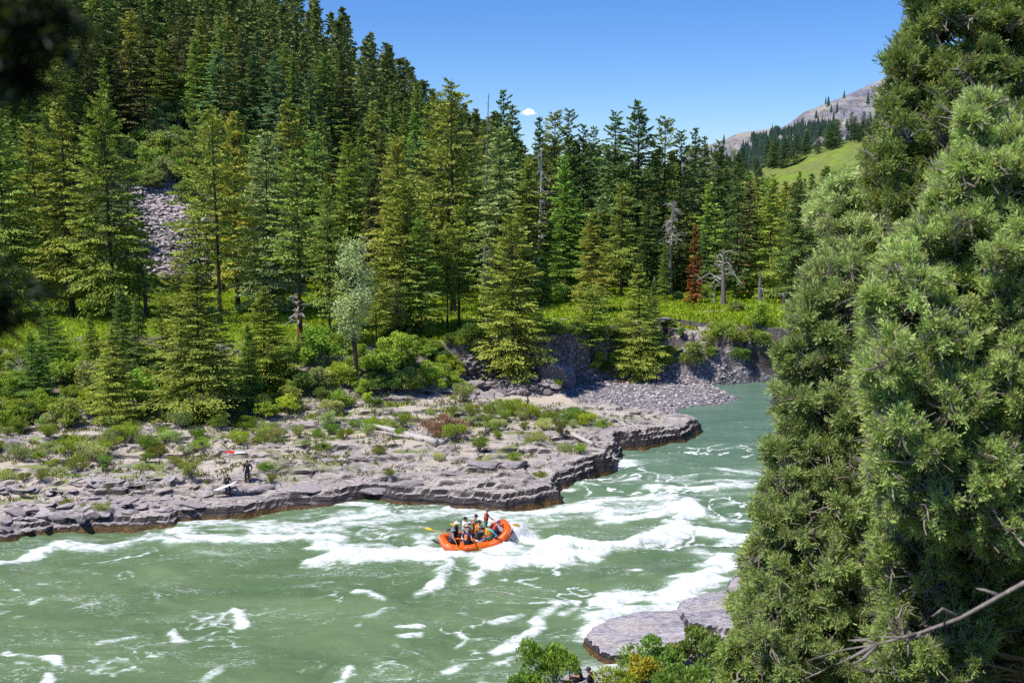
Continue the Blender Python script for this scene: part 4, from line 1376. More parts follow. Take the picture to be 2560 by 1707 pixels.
def shrub_belt():
    rng = np.random.default_rng(301)
    K = 2560 / 2352
    # individually seen bushes: u, v of the foot (2352 reading), size, palette, set, label
    cols = {'lime': (.28, .37, .04, 1), 'leaf': (.215, .32, .045, 1), 'dark': (.085, .155, .034, 1), 'sage': (.36, .41, .15, 1), 'olive': (.24, .27, .055, 1), 'brown': (.20, .12, .07, 1)}
    B = [
        (30, 985, 1.1, 'leaf', BUSH, 'leafy green bush low at the left edge above the shelf'), (95, 960, 1.3, 'lime', BUSH, 'lime green bush under the close pair of young spruces'),
        (150, 985, 1.2, 'olive', BUSH, 'olive round bush at the back left of the shelf'), (205, 955, 1.4, 'lime', BUSH, 'bright lime bush between young spruces at left'),
        (240, 900, 1.8, 'sage', BUSH, 'tall pale sage bush in front of the bright grass strip'), (170, 880, 1.7, 'lime', BUSH, 'tall lime bush left of the bright grass strip'),
        (330, 930, 1.5, 'leaf', BUSH, 'green bush left of the big front spruce'), (390, 960, 1.3, 'lime', BUSH, 'lime bush at the foot of the big front spruce'),
        (420, 985, 1.1, 'sage', WILLOW, 'pale willow in front of the big front spruce'), (500, 985, 1.0, 'leaf', WILLOW, 'green willow below the big front spruce, right side'),
        (560, 985, 1.25, 'leaf', WILLOW, 'upright leafy willow alone behind the standing surfer'), (610, 965, 1.1, 'lime', BUSH, 'lime bush up slope behind the standing surfer'),
        (660, 940, 1.2, 'olive', BUSH, 'olive bush at the shelf back left of fallen branches'), (700, 900, 1.4, 'dark', BUSH, 'dark bush below the broken snag'),
        (745, 850, 1.9, 'leaf', BUSH, 'tall fresh green bush right of the broken snag'), (720, 800, 1.3, 'sage', BUSH, 'pale bush against meadow left of the cottonwood'),
        (790, 890, 1.3, 'lime', BUSH, 'lime bush around the cottonwood foot'), (850, 860, 1.5, 'leaf', BUSH, 'green bush right of the cottonwood trunk'),
        (905, 850, 1.7, 'lime', BUSH, 'bright lime bush below the rocky bank at centre'), (870, 905, 1.2, 'dark', BUSH, 'dark bush in the shade under the lime bush'),
        (940, 900, 1.3, 'olive', BUSH, 'grey olive bush left of the talus stones'), (1000, 880, 1.4, 'leaf', BUSH, 'rounded green bush at the left end of the talus'),
        (1040, 868, 1.1, 'lime', BUSH, 'lime bush leaning on the left talus stones'), (1060, 925, 1.3, 'sage', WILLOW, 'wide pale grassy willow left of the sand'),
        (1085, 800, 1.3, 'dark', BUSH, 'dark bush hanging on the shaded cliff at centre left'), (1130, 845, 1.2, 'dark', BUSH, 'dark bush in the cliff hollow above the talus'),
        (1165, 870, 1.0, 'leaf', BUSH, 'green bush on top of the talus stones'), (1240, 815, 1.5, 'dark', BUSH, 'big dark bush in the cliff right of the wide fir'),
        (1275, 885, .8, 'lime', WILLOW, 'small lime bush in front of the square cliff block'), (1340, 840, 1.3, 'dark', BUSH, 'dark bush at the cliff foot under bushy pine'),
        (1365, 870, 1.0, 'leaf', BUSH, 'green bush at the left end of the gravel'), (1415, 850, 1.1, 'leaf', BUSH, 'green bush beside the lone olive spruce'),
        (1440, 860, .8, 'sage', WILLOW, 'pale bush on the gravel before the lone spruce'), (1530, 840, .9, 'lime', BUSH, 'lime bush on the bare cliff slope at right'),
        (1585, 845, 1.35, 'olive', BUSH, 'round olive juniper bush in the middle of the right cliff'), (1535, 765, 1.0, 'leaf', BUSH, 'bush at the left lip of the right meadow'),
        (1660, 795, 1.4, 'leaf', BUSH, 'big round green bush at the right cliff top'), (1700, 800, 1.3, 'olive', BUSH, 'olive bush right of the big round cliff top bush'),
        (1735, 760, 1.4, 'leaf', BUSH, 'bush among the dead snags at right'), (1690, 720, 1.1, 'olive', BUSH, 'olive bush at the right meadow end'),
        (1740, 815, 1.2, 'olive', BUSH, 'olive bush by the far water edge at right'), (1560, 690, .9, 'sage', BUSH, 'pale bush at the back of the right meadow'),
        (1625, 690, 1.0, 'leaf', BUSH, 'green bush behind the right meadow'), (45, 900, 1.4, 'lime', BUSH, 'lime bush left of the close spruce pair'),
        (1110, 830, 1.0, 'leaf', BUSH, 'leafy bush halfway up the shaded cliff at centre'), (1010, 835, 1.1, 'dark', BUSH, 'dark shrub under the lone meadow trunks'),
        (300, 985, .9, 'olive', WILLOW, 'olive willow by the big left shelf thicket'), (1205, 835, 1.2, 'leaf', BUSH, 'green shrub below the wide golden fir'),
    ]
    for k, (u, v, S, c, kinds, label) in enumerate(B):
        x, y, z = ground_along(u * K, v * K, 74, 200)
        cc = jit(cols[c][:3], rng, .12)
        put_bush('willow_shrub' if kinds is WILLOW else 'bush', kinds, k, x, y, z, S * 1.25, cc, label, 'willow' if kinds is WILLOW else 'bush')
    # filler bushes on the slope
    grp = 'bushes filling the bank below the terrace'
    n = 0
    while n < 180:
        u = rng.uniform(-40, 1420); v0 = np.interp(u, [0, 760, 1000, 1420], [1090, 1050, 1010, 950]); v1 = np.interp(u, [0, 700, 960, 1420], [905, 880, 870, 850])
        v = rng.uniform(v1, v0)
        x, y, z = ground_along(u, v, 78, 180)
        if 1060 < u and rng.random() < .6: n += .3; continue
        c = ['lime', 'leaf', 'leaf', 'olive', 'sage', 'dark', 'lime'][int(rng.integers(7))]
        lab = 'filler green bush in the thicket between the shelf and the left terrace' if u < 760 else 'leafy bush in the thicket around the cottonwood and talus'
        lab = lab.replace('filler green', 'leafy green')
        put_bush('bush', BUSH, int(rng.integers(4)), x, y, z, rng.uniform(.65, 1.25), jit(cols[c][:3], rng, .15), lab, 'bush', 'thicket bushes at left' if u < 760 else 'thicket bushes at centre', rng.uniform(.8, 1.2))
        n += 1
    # brush clinging to the cliff
    n = 0
    while n < 46:
        u = rng.uniform(960, 1900); v = rng.uniform(np.interp(u, [960, 1500, 1900], [850, 835, 815]), np.interp(u, [960, 1500, 1900], [945, 935, 925]))
        x, y, z = ground_along(u, v, 95, 190)
        c = ['leaf', 'dark', 'olive', 'dark', 'lime'][int(rng.integers(5))]
        put_bush('bush', BUSH, int(rng.integers(4)), x, y, z, rng.uniform(.55, 1.1), jit(cols[c][:3], rng, .15), 'brush clinging to the rocky bank right of the cottonwood', 'bush', 'brush on the rocky bank', rng.uniform(.8, 1.2))
        n += 1
    # shelf willows
    W = [(45, 1060, 1.3, 'sage', 'grassy willow at the left edge of the shelf'), (110, 1045, 1.2, 'sage', 'pale willow left end of the big shelf thicket'), (165, 1055, 1.4, 'lime', 'pale willow second in the big shelf thicket'),
         (215, 1062, 1.5, 'sage', 'tall willow in the middle of the big shelf thicket'), (255, 1030, 1.3, 'sage', 'willow behind the middle of the big shelf thicket'), (290, 1020, 1.3, 'lime', 'willow at right end of the big shelf thicket'),
         (185, 1085, 1.0, 'olive', 'low willow in front of the big shelf thicket'), (20, 1100, 1.0, 'sage', 'yellowish willow on the left shelf edge, low'), (440, 1100, 1.0, 'olive', 'olive willow left of the surfer with the white board'),
         (405, 1075, .8, 'olive', 'small olive willow up left of the surfer with the white board'), (610, 1080, .7, 'leaf', 'green willow right beside the standing surfer'), (620, 1110, .6, 'olive', 'small willow on the ledge right of the standing surfer'),
         (612, 1015, .55, 'leaf', 'small willow on the flat rock behind the surfers'), (640, 1000, .9, 'sage', 'willow at the foot of the sandy path'), (690, 1005, .9, 'sage', 'willow left of the sandy path'),
         (790, 1010, .9, 'lime', 'willow right of the sandy path'), (860, 985, 1.2, 'lime', 'lime willow above the big driftwood log'), (920, 985, 1.1, 'lime', 'lime willow left of the brown bush'),
         (1040, 1010, 1.2, 'leaf', 'green willow in front of the brown bush'), (1130, 950, 1.2, 'leaf', 'green willow left end of the long tip thicket'), (1170, 955, 1.4, 'leaf', 'green willow second in the long tip thicket'),
         (1215, 962, 1.4, 'lime', 'lime willow in the middle of the long tip thicket'), (1260, 968, 1.3, 'leaf', 'green willow right of middle in the tip thicket'), (1305, 972, 1.2, 'leaf', 'green willow fifth in the long tip thicket'),
         (1345, 978, 1.1, 'lime', 'lime willow near the right end of the tip thicket'), (1385, 982, .9, 'leaf', 'last small willow of the tip thicket'), (1100, 1035, .9, 'leaf', 'willow behind the split ledge right of the brown bush'),
         (1180, 1060, .7, 'leaf', 'small willow in a crack above the rock point'), (1300, 1035, .9, 'sage', 'sage willow by the long pale log'), (1330, 1045, .7, 'lime', 'lime tuft by the pale log end'),
         (895, 1100, .6, 'olive', 'olive tuft on the middle ledge'), (1240, 1095, .6, 'olive', 'olive tuft on the outer rock point'), (1010, 1060, .6, 'sage', 'sage tuft under the driftwood root'),
         (430, 1050, .8, 'sage', 'sage willow on the shelf above the surfer with the white board'), (150, 1160, .6, 'olive', 'yellow tuft among the broken slabs at left'), (235, 1185, .7, 'sage', 'sage tuft near the left waterline boulders'),
         (95, 1110, .7, 'olive', 'olive tuft on the pale left slabs'), (330, 1080, .7, 'sage', 'sage tuft right of the big shelf thicket'), (760, 1000, .8, 'leaf', 'green willow just above the middle sandy path')]
    for k, (u, v, S, c, label) in enumerate(W):
        x, y, z = ground_along(u * K, v * K, 74, 200)
        put_bush('willow_shrub', WILLOW, k, x, y, z, S * 1.12, jit(cols[c][:3], rng, .12), label, 'willow')
    # loose willows all along the back of the shelf
    n = 0
    while n < 80:
        u = rng.uniform(-30, 1500); lo = np.interp(u, [0, 360, 800, 1100, 1500], [1085, 1095, 1060, 1030, 1055]); v = lo + abs(rng.normal()) * np.interp(u, [0, 300, 900, 1500], [70, 50, 45, 25])
        if v > np.interp(u, [0, 500, 1000, 1500], [1250, 1220, 1180, 1100]): continue
        if (540 < u < 680 and 1120 < v < 1250) or (1040 < u < 1180 and 1040 < v < 1130): continue
        x, y, z = ground_along(u, v, 74, 200)
        c = ['sage', 'sage', 'olive', 'lime', 'leaf'][int(rng.integers(5))]
        put_bush('willow_shrub', WILLOW, int(rng.integers(3)), x, y, z, rng.uniform(.45, 1.15), jit(cols[c][:3], rng, .12), 'small airy willow scattered over the back of the shelf', 'willow', 'small willows over the back of the shelf', rng.uniform(.8, 1.3))
        n += 1
    x, y, z = ground_along(1020 * K, 1000 * K, 74, 200)
    put_bush('dry_bush', WILLOW, 1, x, y, z, 2.4, (.33, .17, .12, 1), 'reddish brown dry bush standing in the middle of the shelf', 'dry bush')
    # shrubs of the scree gully
    G = [(340, 430, 166), (365, 405, 170), (390, 430, 168), (345, 465, 165), (395, 340, 180), (375, 300, 190), (420, 380, 172), (430, 440, 166), (350, 360, 180), (330, 400, 174), (410, 310, 188), (360, 250, 205), (300, 290, 200), (445, 350, 178), (385, 380, 175), (320, 450, 168)]
    for k, (u, v, yy) in enumerate(G):
        yy = yy * 1.16
        x = PD(u * K, v * K, yy)[0]; z = zfar(x, yy)
        put_bush('bush', BUSH, k, x, yy, z, rng.uniform(2.2, 3.4), jit([(.19, .25, .06), (.15, .22, .05), (.22, .27, .10)][k % 3], rng, .1), 'light green rounded bush in the gully above the scree', 'bush', 'gully bushes above the scree')
    # bright brush in the openings of the forested slope
    n = 0
    while n < 70:
        yy = rng.uniform(172, 270); u = rng.uniform(40, 1150); x = (u - 1280) / F * yy
        if hill1(np.array([x]), np.array([yy]))[0] < 3: continue
        gl = n < 34
        if gl:
            yy = rng.uniform(196, 238); x = -60 + rng.normal() * 5
        if sdist(np.array([x]), np.array([yy]), SCREE)[0] > -1: continue
        z = zfar(x, yy)
        put_bush('bush', BUSH, n, x, yy, z, rng.uniform(1.8, 3.2), jit([(.24, .34, .06), (.19, .30, .05), (.28, .35, .12)][n % 3], rng, .12), 'light green rounded bush in the gully above the scree' if gl else 'light green brush in an opening of the forested slope', 'bush', 'gully bushes above the scree' if gl else 'brush in the openings of the slope')
        n += 1
    # bushes on the bench below the far mountain
    n = 0
    for k in range(46):
        yy = rng.uniform(190, 320); u = rng.uniform(1740, 2200); x = (u - 1280) / F * yy; z = zfar(x, yy)
        put_bush('bush', BUSH, k, x, yy, z, rng.uniform(1.2, 2.6), jit((.13, .20, .045), rng, .15), 'green bush on the open grassy bench below the mountain', 'bush', 'bushes on the grassy bench')


shrub_belt()


def bench_trees():
    rng = np.random.default_rng(91)
    n = 0
    while n < 64:
        u = rng.uniform(1800, 2230)
        yy = rng.uniform(338, 372) if n < 48 else rng.uniform(230, 330)
        x = (u - 1280) / F * yy; z = zfar(x, yy)
        H = rng.uniform(5, 9.5)
        if n >= 48 and 1880 < u < 2080 and rng.random() < .8: continue
        put_tree('fir_tree', FIRS, n, (x, yy, z - .3), H, 1.35, jit((.07, .125, .05), rng, .1), 'dark fir on the crest of the grassy bench below the mountain', 'fir', 'firs along the bench crest')
        n += 1


bench_trees()


def grass_and_stones():
    rng = np.random.default_rng(61)
    # meadow grass blades
    N = 80000
    xs = rng.uniform(-80, 66, N); ys = rng.uniform(100, 185, N)
    z, M = far_height(xs, ys)
    keep = (M[:, 0] > .45) & (rng.random(N) < M[:, 0]) & (z > 2.2)
    xs, ys, z = xs[keep], ys[keep], z[keep]
    n = len(xs)
    cen = np.stack([xs, ys, z + .16], -1); cen = np.repeat(cen, 2, 0) + rng.normal(size=(2 * n, 3)) * [.12, .12, .02]
    ax = rng.normal(size=(2 * n, 3)) * .4 + [0, 0, 1]; ax /= np.linalg.norm(ax, axis=1)[:, None]
    s = perp(ax, rng)
    v, f = cards(cen, ax, s, rng.uniform(.3, .65, 2 * n), rng.uniform(.10, .24, 2 * n))
    big = np.repeat(fbm(xs / 5, ys / 5, 63, 3), 2)
    ti = np.clip(.1 + big * .7 + rng.normal(size=2 * n) * .18, 0, 1)
    me = Soup().add(v, f, 0, tint=np.repeat(ti, 4), tip=np.repeat(np.clip(rng.normal(size=2 * n) * .35 + .15, 0, 1), 4)).mesh('meadow_grass', foliage_material('grass_blades', .4, (.40, .37, .03), .6, (.42, .56, .034), hue=0))
    tag(obj('meadow_grass', me), 'bright yellow green grass growing on the terrace meadow', 'grass', None, 'stuff')
    # tufts on the shelf
    N = 26000
    xs = rng.uniform(-45, 20, N); ys = rng.uniform(78, 112, N)
    z, M = far_height(xs, ys)
    dd = sdist(xs, ys, FAR_LAND)
    pat = fbm(xs / 1.4, ys / .9, 67, 3)
    keep = (dd > 1.8) & (pat > .56) & (rng.random(N) < sstep(1.5, 12, dd) * .9 + .1) & (z < 3.4) & (rng.random(N) < .8)
    xs, ys, z = xs[keep], ys[keep], z[keep]; n = len(xs)
    cen = np.stack([xs, ys, z + .10], -1); cen = np.repeat(cen, 3, 0) + rng.normal(size=(3 * n, 3)) * [.14, .14, .02]
    ax = rng.normal(size=(3 * n, 3)) * .5 + [0, 0, .9]; ax /= np.linalg.norm(ax, axis=1)[:, None]
    v, f = cards(cen, ax, perp(ax, rng), rng.uniform(.2, .45, 3 * n), rng.uniform(.05, .11, 3 * n))
    ti = np.clip(.4 + rng.normal(size=3 * n) * .25, 0, 1)
    me = Soup().add(v, f, 0, tint=np.repeat(ti, 4), tip=np.repeat(np.clip(rng.normal(size=3 * n) * .4 + .3, 0, 1), 4)).mesh('shelf_grass', foliage_material('dry_grass_blades', .35, (.40, .33, .12), .7, (.17, .20, .055), hue=0))
    tag(obj('shelf_grass', me), 'thin dry grass growing in the cracks of the rock shelf', 'grass', None, 'stuff')


grass_and_stones()


# ------------------------------------------------------------------ stones
def stone_mesh(seed, flat=.6, sub=2, sharp=.35):
    rng = np.random.default_rng(seed)
    bm = bmesh.new()
    bmesh.ops.create_icosphere(bm, subdivisions=sub, radius=1)
    pl = rand_unit(9, rng); off = rng.uniform(.45, .8, 9)
    for v in bm.verts:
        p = np.array(v.co)
        for q, o in zip(pl, off):
            d = p @ q
            if d > o: p = p - q * (d - o)
        p *= 1 + rng.normal() * .03
        v.co = (p[0] * 1.25, p[1], p[2] * flat)
    V = np.array([v.co[:] for v in bm.verts]); Fc = np.array([[v.index for v in f.verts] for f in bm.faces])
    bm.free()
    return V, Fc


def stone_material():
    m, nt, out = new_mat('stone'); h = NT(nt)
    oi = h.node('ShaderNodeObjectInfo')
    pos = h.pos()
    geo = h.node('ShaderNodeNewGeometry'); sx = h.node('ShaderNodeSeparateXYZ'); h.link(geo.outputs['True Normal'], sx.inputs[0])
    n = h.noise(4.5, 6, .68, pos)
    v = h.attr('tint')
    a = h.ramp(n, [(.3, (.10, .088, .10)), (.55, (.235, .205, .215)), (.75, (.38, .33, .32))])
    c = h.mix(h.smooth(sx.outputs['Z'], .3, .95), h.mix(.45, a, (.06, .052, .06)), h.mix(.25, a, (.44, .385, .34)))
    sc = h.node('ShaderNodeVectorMath', operation='SCALE'); h.link(c, sc.inputs[0])
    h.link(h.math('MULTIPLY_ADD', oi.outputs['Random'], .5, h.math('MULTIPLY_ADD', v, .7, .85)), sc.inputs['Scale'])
    h.link(h.principled(sc.outputs[0], .88, h.bump(n, .7, .08), **{'Specular IOR Level': .25}), out.inputs[0])
    return m


STONE = stone_material()


def stones():
    rng = np.random.default_rng(71)
    K = 2560 / 2352
    shapes = [stone_mesh(900 + i, f) for i, f in enumerate([.55, .7, .4, .8, .5, .35])]
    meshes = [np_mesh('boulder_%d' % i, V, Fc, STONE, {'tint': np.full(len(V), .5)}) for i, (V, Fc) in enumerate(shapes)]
    # row of dark boulders by the left waterline, broken slabs behind
    row = [(15, 1205, .9), (40, 1190, .8), (70, 1197, .6), (95, 1185, .95), (130, 1195, .9), (160, 1192, .7), (185, 1195, .9), (212, 1190, .75), (240, 1188, .85), (270, 1178, .8), (300, 1180, .6), (325, 1172, .7), (350, 1165, .8), (12, 1225, .5), (60, 1222, .45), (110, 1215, .4), (380, 1178, .6), (410, 1160, .6)]
    for k, (u, v, S) in enumerate(row):
        x, y, z = ground_along(u * K, v * K, 70, 120)
        o = obj('boulder', meshes[k % 6], None, (x, y, z + S * .08)); o.scale = (S * .95, S * .75, S * .8); o.rotation_euler = (rng.normal() * .15, rng.normal() * .15, rng.uniform(0, 6.28))
        tag(o, 'dark angular boulder in the row along the left waterline', 'boulder', 'boulders along the left waterline')
    for k in range(95):
        u = rng.uniform(-10, 560); v = rng.uniform(1120, 1200) - u * .06
        x, y, z = ground_along(u * K, v * K, 70, 120)
        S = rng.uniform(.18, .55)
        o = obj('slab_stone', meshes[[2, 5, 0, 4][k % 4]], None, (x, y, z + S * .05)); o.scale = (S * 1.3, S, S * .6); o.rotation_euler = (rng.normal() * .22, rng.normal() * .22, rng.uniform(0, 6.28))
        tag(o, 'broken flat slab lying loose on the left part of the shelf', 'slab', 'loose slabs on the left shelf')
    blocks = [(560, 1135, .9, 'square ledge block right behind the surfer with the white board'), (595, 1130, .8, 'square ledge block right of the standing surfer'), (690, 1125, 1.0, 'wide ledge block on the middle shelf'), (870, 1130, .8, 'thick ledge block above the middle waterline'),
              (930, 1115, .9, 'overhanging ledge block in the middle of the shelf'), (1040, 1090, 1.1, 'split ledge block right of middle of the shelf'), (1120, 1072, 1.0, 'ledge block with dark underside by the outer point'), (1290, 1020, .8, 'dark ledge block left of the long pale log'),
              (820, 1055, .6, 'dark block behind the driftwood log'), (1180, 1065, .9, 'broad ledge block on the outer rock point'), (740, 1060, .6, 'grey block right of the lying board'), (440, 1160, .8, 'tilted block left of the surfer with the white board')]
    for k, (u, v, S, lab) in enumerate(blocks):
        x, y, z = ground_along(u * K, v * K, 70, 130)
        o = obj('ledge_block', meshes[[0, 4, 2][k % 3]], None, (x, y, z - .02)); o.scale = (S * 1.5, S * .9, S * .7); o.rotation_euler = (rng.normal() * .06, rng.normal() * .06, rng.normal() * .3)
        tag(o, lab, 'ledge block')
    def field(name, label, cat, pts, smin, smax, power=2.2, lite=0.0):
        so = Soup()
        for (x, y, z) in pts:
            V, Fc = shapes[int(rng.integers(6))]
            S = smin + (smax - smin) * rng.random() ** power
            a = rng.uniform(0, 6.28); t1 = rng.normal() * .35
            ca, sa = math.cos(a), math.sin(a); ct, st_ = math.cos(t1), math.sin(t1)
            A = np.array([[ca, -sa, 0], [sa, ca, 0], [0, 0, 1]]) @ np.array([[ct, 0, st_], [0, 1, 0], [-st_, 0, ct]])
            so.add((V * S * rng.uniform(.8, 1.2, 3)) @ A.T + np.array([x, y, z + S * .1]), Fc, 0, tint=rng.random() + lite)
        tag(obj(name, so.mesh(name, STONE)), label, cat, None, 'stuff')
    small = [stone_mesh(950 + i, f, 1) for i, f in enumerate([.55, .7, .5, .8, .6, .45])]
    pts = []
    for _ in range(900):
        u = rng.uniform(1150, 1420); v = rng.uniform(915, 1000)
        if v > 1000 - (u - 1150) * .07: continue
        pts.append(ground_along(u, v, 90, 140))
    field('talus_rubble', 'grey angular rubble heaped below the shaded cliff', 'rubble', pts, .18, .85)
    shapes = small
    pts = []
    xs = rng.uniform(-78, -36, 9000); ys = rng.uniform(166, 200, 9000); zz, M = far_height(xs, ys)
    for x, y, z, s in zip(xs, ys, zz, M[:, 1]):
        if s > .5: pts.append((x, y, z))
    field('scree_rubble', 'lilac grey scree of loose stones on the hillside', 'scree', pts[:3500], .22, .7, 2, 1.3)
    pts = []
    xs = rng.uniform(0, 32, 6500); ys = rng.uniform(106, 144, 6500); zz, M = far_height(xs, ys)
    for x, y, z, s in zip(xs, ys, zz, M[:, 1]):
        if s > .55 and z > .05: pts.append((x, y, z))
    field('beach_gravel', 'pale cobbles covering the far gravel point', 'gravel', pts[:2600], .07, .30, 2, .5)
    # the square cliff block at the end of the talus
    x, y, z = ground_along(1310 * K, 895 * K, 90, 140)
    V, Fc = stone_mesh(977, .95, 4)
    me = np_mesh('cliff_block', V * (1 + .16 * (fbm(V[:, 0] * 3 + 5, V[:, 2] * 3 + V[:, 1] * 2, 78, 3) - .5))[:, None], Fc, STONE, {'tint': np.full(len(V), .35)})
    o = obj('cliff_rock', me, None, (x - .6, y + 1.2, z + .7)); o.scale = (1.5, 1.4, 1.9)
    tag(o, 'square grey rock block standing at the right end of the talus', 'rock')
    x, y, z = ground_along(1265 * K, 880 * K, 90, 140)
    o = obj('cliff_rock', me, None, (x, y + 1.4, z + .4)); o.scale = (2.1, 1.5, 1.7); o.rotation_euler = (0, 0, 2.1)
    tag(o, 'broad grey rock hump left of the square cliff block', 'rock')


stones()


# ------------------------------------------------------------------ dead wood
def branchy(seed, H, r0, nb, blen, start=.25, up=.15, bend=.3, twig=2):
    rng = np.random.default_rng(seed)
    tr = Soup(); brs = []
    ts = np.linspace(0, 1, 8)
    path = np.stack([np.sin(ts * 3 + seed) * .012 * H, np.cos(ts * 2.3 + seed) * .010 * H, ts * H], -1)
    v, f = tube_arr(path, r0 * (1 - ts * .82) + .01, 8); tr.add(v, f)
    for i in range(nb):
        t = start + (1 - start) * (i + rng.random()) / nb
        b = np.array([np.interp(t, ts, path[:, k]) for k in range(3)])
        az = rng.uniform(0, 6.28); L = blen * (1.1 - t * .7) * rng.uniform(.5, 1.2)
        d = np.array([math.cos(az), math.sin(az), up + rng.normal() * .15])
        m1 = b + d * L * .5; e = b + d * L; e[2] -= bend * L * rng.uniform(.2, 1)
        m1[2] += .08 * L
        rr = r0 * .28 * (1 - t * .5)
        br = Soup(); brs.append(br)
        v, f = tube_arr([b, m1, e], [rr, rr * .7, rr * .25], 5, False); br.add(v, f)
        for _ in range(twig):
            q = b + (e - b) * rng.uniform(.35, .95); w = q + rng.normal(size=3) * L * .22
            v, f = tube_arr([q, (q + w) / 2 + rng.normal(size=3) * .03 * L, w], [rr * .4, rr * .3, rr * .12], 4, False); br.add(v, f)
    return tr, brs


def snag(name, seed, u, vt, vb, r0, nb, blen, label, bark, depth=None, **kw):
    K = 2560 / 2352
    if depth is None: x, y, z = ground_along(u * K, vb * K)
    else:
        y = depth * 1.14; x = PD(u * K, vt * K, y)[0]; z = zfar(x, y)
    H = max(1.5, PD(u * K, vt * K, y)[2] - z)
    tr, brs = branchy(seed, H, r0, nb, blen, **kw)
    e = empty(name, (x, y, z - .1)); tag(e, label, 'dead tree')
    obj('trunk', tr.mesh(name + '_trunk', bark), e)
    for br in brs: obj('branch', br.mesh(name + '_branch', DEADWOOD), e)
    return e


snag('dead_tree', 1, 690, 672, 808, .42, 14, 2.6, 'broken reddish snag with bare grey branches left of the cottonwood', REDBARK, start=.45)
snag('dead_tree', 2, 1660, 570, 702, .42, 22, 4.2, 'leafless dead tree with arching branches right of the meadow', GREYBARK, start=.35, bend=.5)
snag('dead_tree', 3, 1745, 620, 700, .36, 8, 1.2, 'short dark snag with stub branches right of the leafless tree', GREYBARK)
snag('dead_tree', 4, 1545, 460, None, .3, 46, 3.2, 'grey purple twiggy dead tree left of the rust red tree', GREYBARK, depth=146, start=.55, twig=6)
snag('dead_tree', 5, 1240, 345, None, .3, 40, 2.6, 'pale grey twiggy dead tree under the small cloud', DEADWOOD, depth=146, start=.4, twig=5)
snag('dead_tree', 6, 1112, 560, 750, .25, 14, 2.2, 'white curled dead branches beside the small dark meadow fir', DEADWOOD, start=.3, bend=.7)
snag('dead_tree', 7, 1502, 600, 670, .28, 0, 1.0, 'bleached short snag at left end of the right meadow', DEADWOOD)
snag('dead_tree', 8, 335, 575, 735, .3, 10, 1.5, 'dark leaning snag at the foot of the scree', BARK)
snag('dead_tree', 9, 1720, 790, 812, .5, 12, 1.6, 'grey upturned stump near the cliff top at right', GREYBARK, start=.2)
snag('dead_tree', 10, 1120, 215, None, .25, 26, 1.8, 'thin bare topped dead spire on the skyline, centre', GREYBARK, depth=166, start=.3)
snag('stump', 11, 1212, 925, 948, .13, 0, 0, 'upright dark post standing in the tip thicket', BARK)
snag('stump', 12, 1567, 760, 785, .25, 5, .5, 'dark burnt stump on the slope under the right meadow', BARK)
snag('stump', 13, 1537, 742, 770, .22, 4, .5, 'small dark stump left of the burnt stump', BARK)
snag('stump', 14, 1640, 685, 700, .10, 3, .8, 'short bleached signlike stub in the right meadow', DEADWOOD)
for o in bpy.data.objects:
    if o.name.startswith('stump'): o['category'] = 'stump'

# tilted snag at the far right of the meadow
e = snag('dead_tree', 15, 1795, 655, 702, .42, 6, 1.4, 'thick tilted dead trunk near the right juniper', BARK); e.rotation_euler = (0, .38, 0)


def cottonwood():
    K = 2560 / 2352
    rng = np.random.default_rng(88)
    x, y, z = ground_along(815 * K, 895 * K)
    H = PD(815 * K, 560 * K, y)[2] - z
    tr = Soup(); V = []
    path = np.array([(0, 0, 0), (.15, 0, H * .2), (-.05, .1, H * .42), (.25, 0, H * .62), (.1, 0, H * .82), (.2, 0, H * .97)])
    v, f = tube_arr(path, [.30, .24, .20, .15, .08, .03], 8); tr.add(v, f)
    cr = Soup()
    for i in range(34):
        t = rng.uniform(.34, 1.0); b = np.array([np.interp(t * H, path[:, 2], path[:, k]) for k in range(3)])
        az = rng.uniform(0, 6.28); L = (2.9 * (1 - (t - .34) / .66) ** .5 + .6) * rng.uniform(.55, 1.0) * (.6 + .4 * sstep(.3, .6, t))
        e = b + np.array([math.cos(az) * L * .75, math.sin(az) * L * .75, L * .55])
        v, f = tube_arr([b, (b + e) / 2 + rng.normal(size=3) * .1, e], [.05, .035, .012], 4, False); tr.add(v, f)
        n = 170; u = rng.uniform(.25, 1.15, n)
        cen = b + (e - b) * u[:, None] + rng.normal(size=(n, 3)) * .38
        ax = rng.normal(size=(n, 3)); ax /= np.linalg.norm(ax, axis=1)[:, None]
        nrm = (cen - np.array([0, 0, H * .6])); nrm /= np.linalg.norm(nrm, axis=1)[:, None]; nrm = nrm * .5 + np.array([0, 0, .5]) + rng.normal(size=(n, 3)) * .5
        s = np.cross(ax, nrm); s /= np.linalg.norm(s, axis=1)[:, None]
        v, f = cards(cen, ax, s, rng.uniform(.12, .26, n), rng.uniform(.09, .17, n))
        cr.add(v, f, 0, tint=np.repeat(np.clip(.5 + rng.normal(size=n) * .22, 0, 1), 4), tip=np.repeat(np.clip(rng.normal(size=n) * .3 + .1, 0, 1), 4))
    e = empty('cottonwood_tree', (x, y, z - .1)); tag(e, 'pale grey green cottonwood with a crooked bare trunk at centre left', 'cottonwood')
    o = obj('crown', cr.mesh('cottonwood_crown', LEAF), e); o.color = (.36, .42, .20, 1)
    obj('trunk', tr.mesh('cottonwood_trunk', BARK), e)


cottonwood()


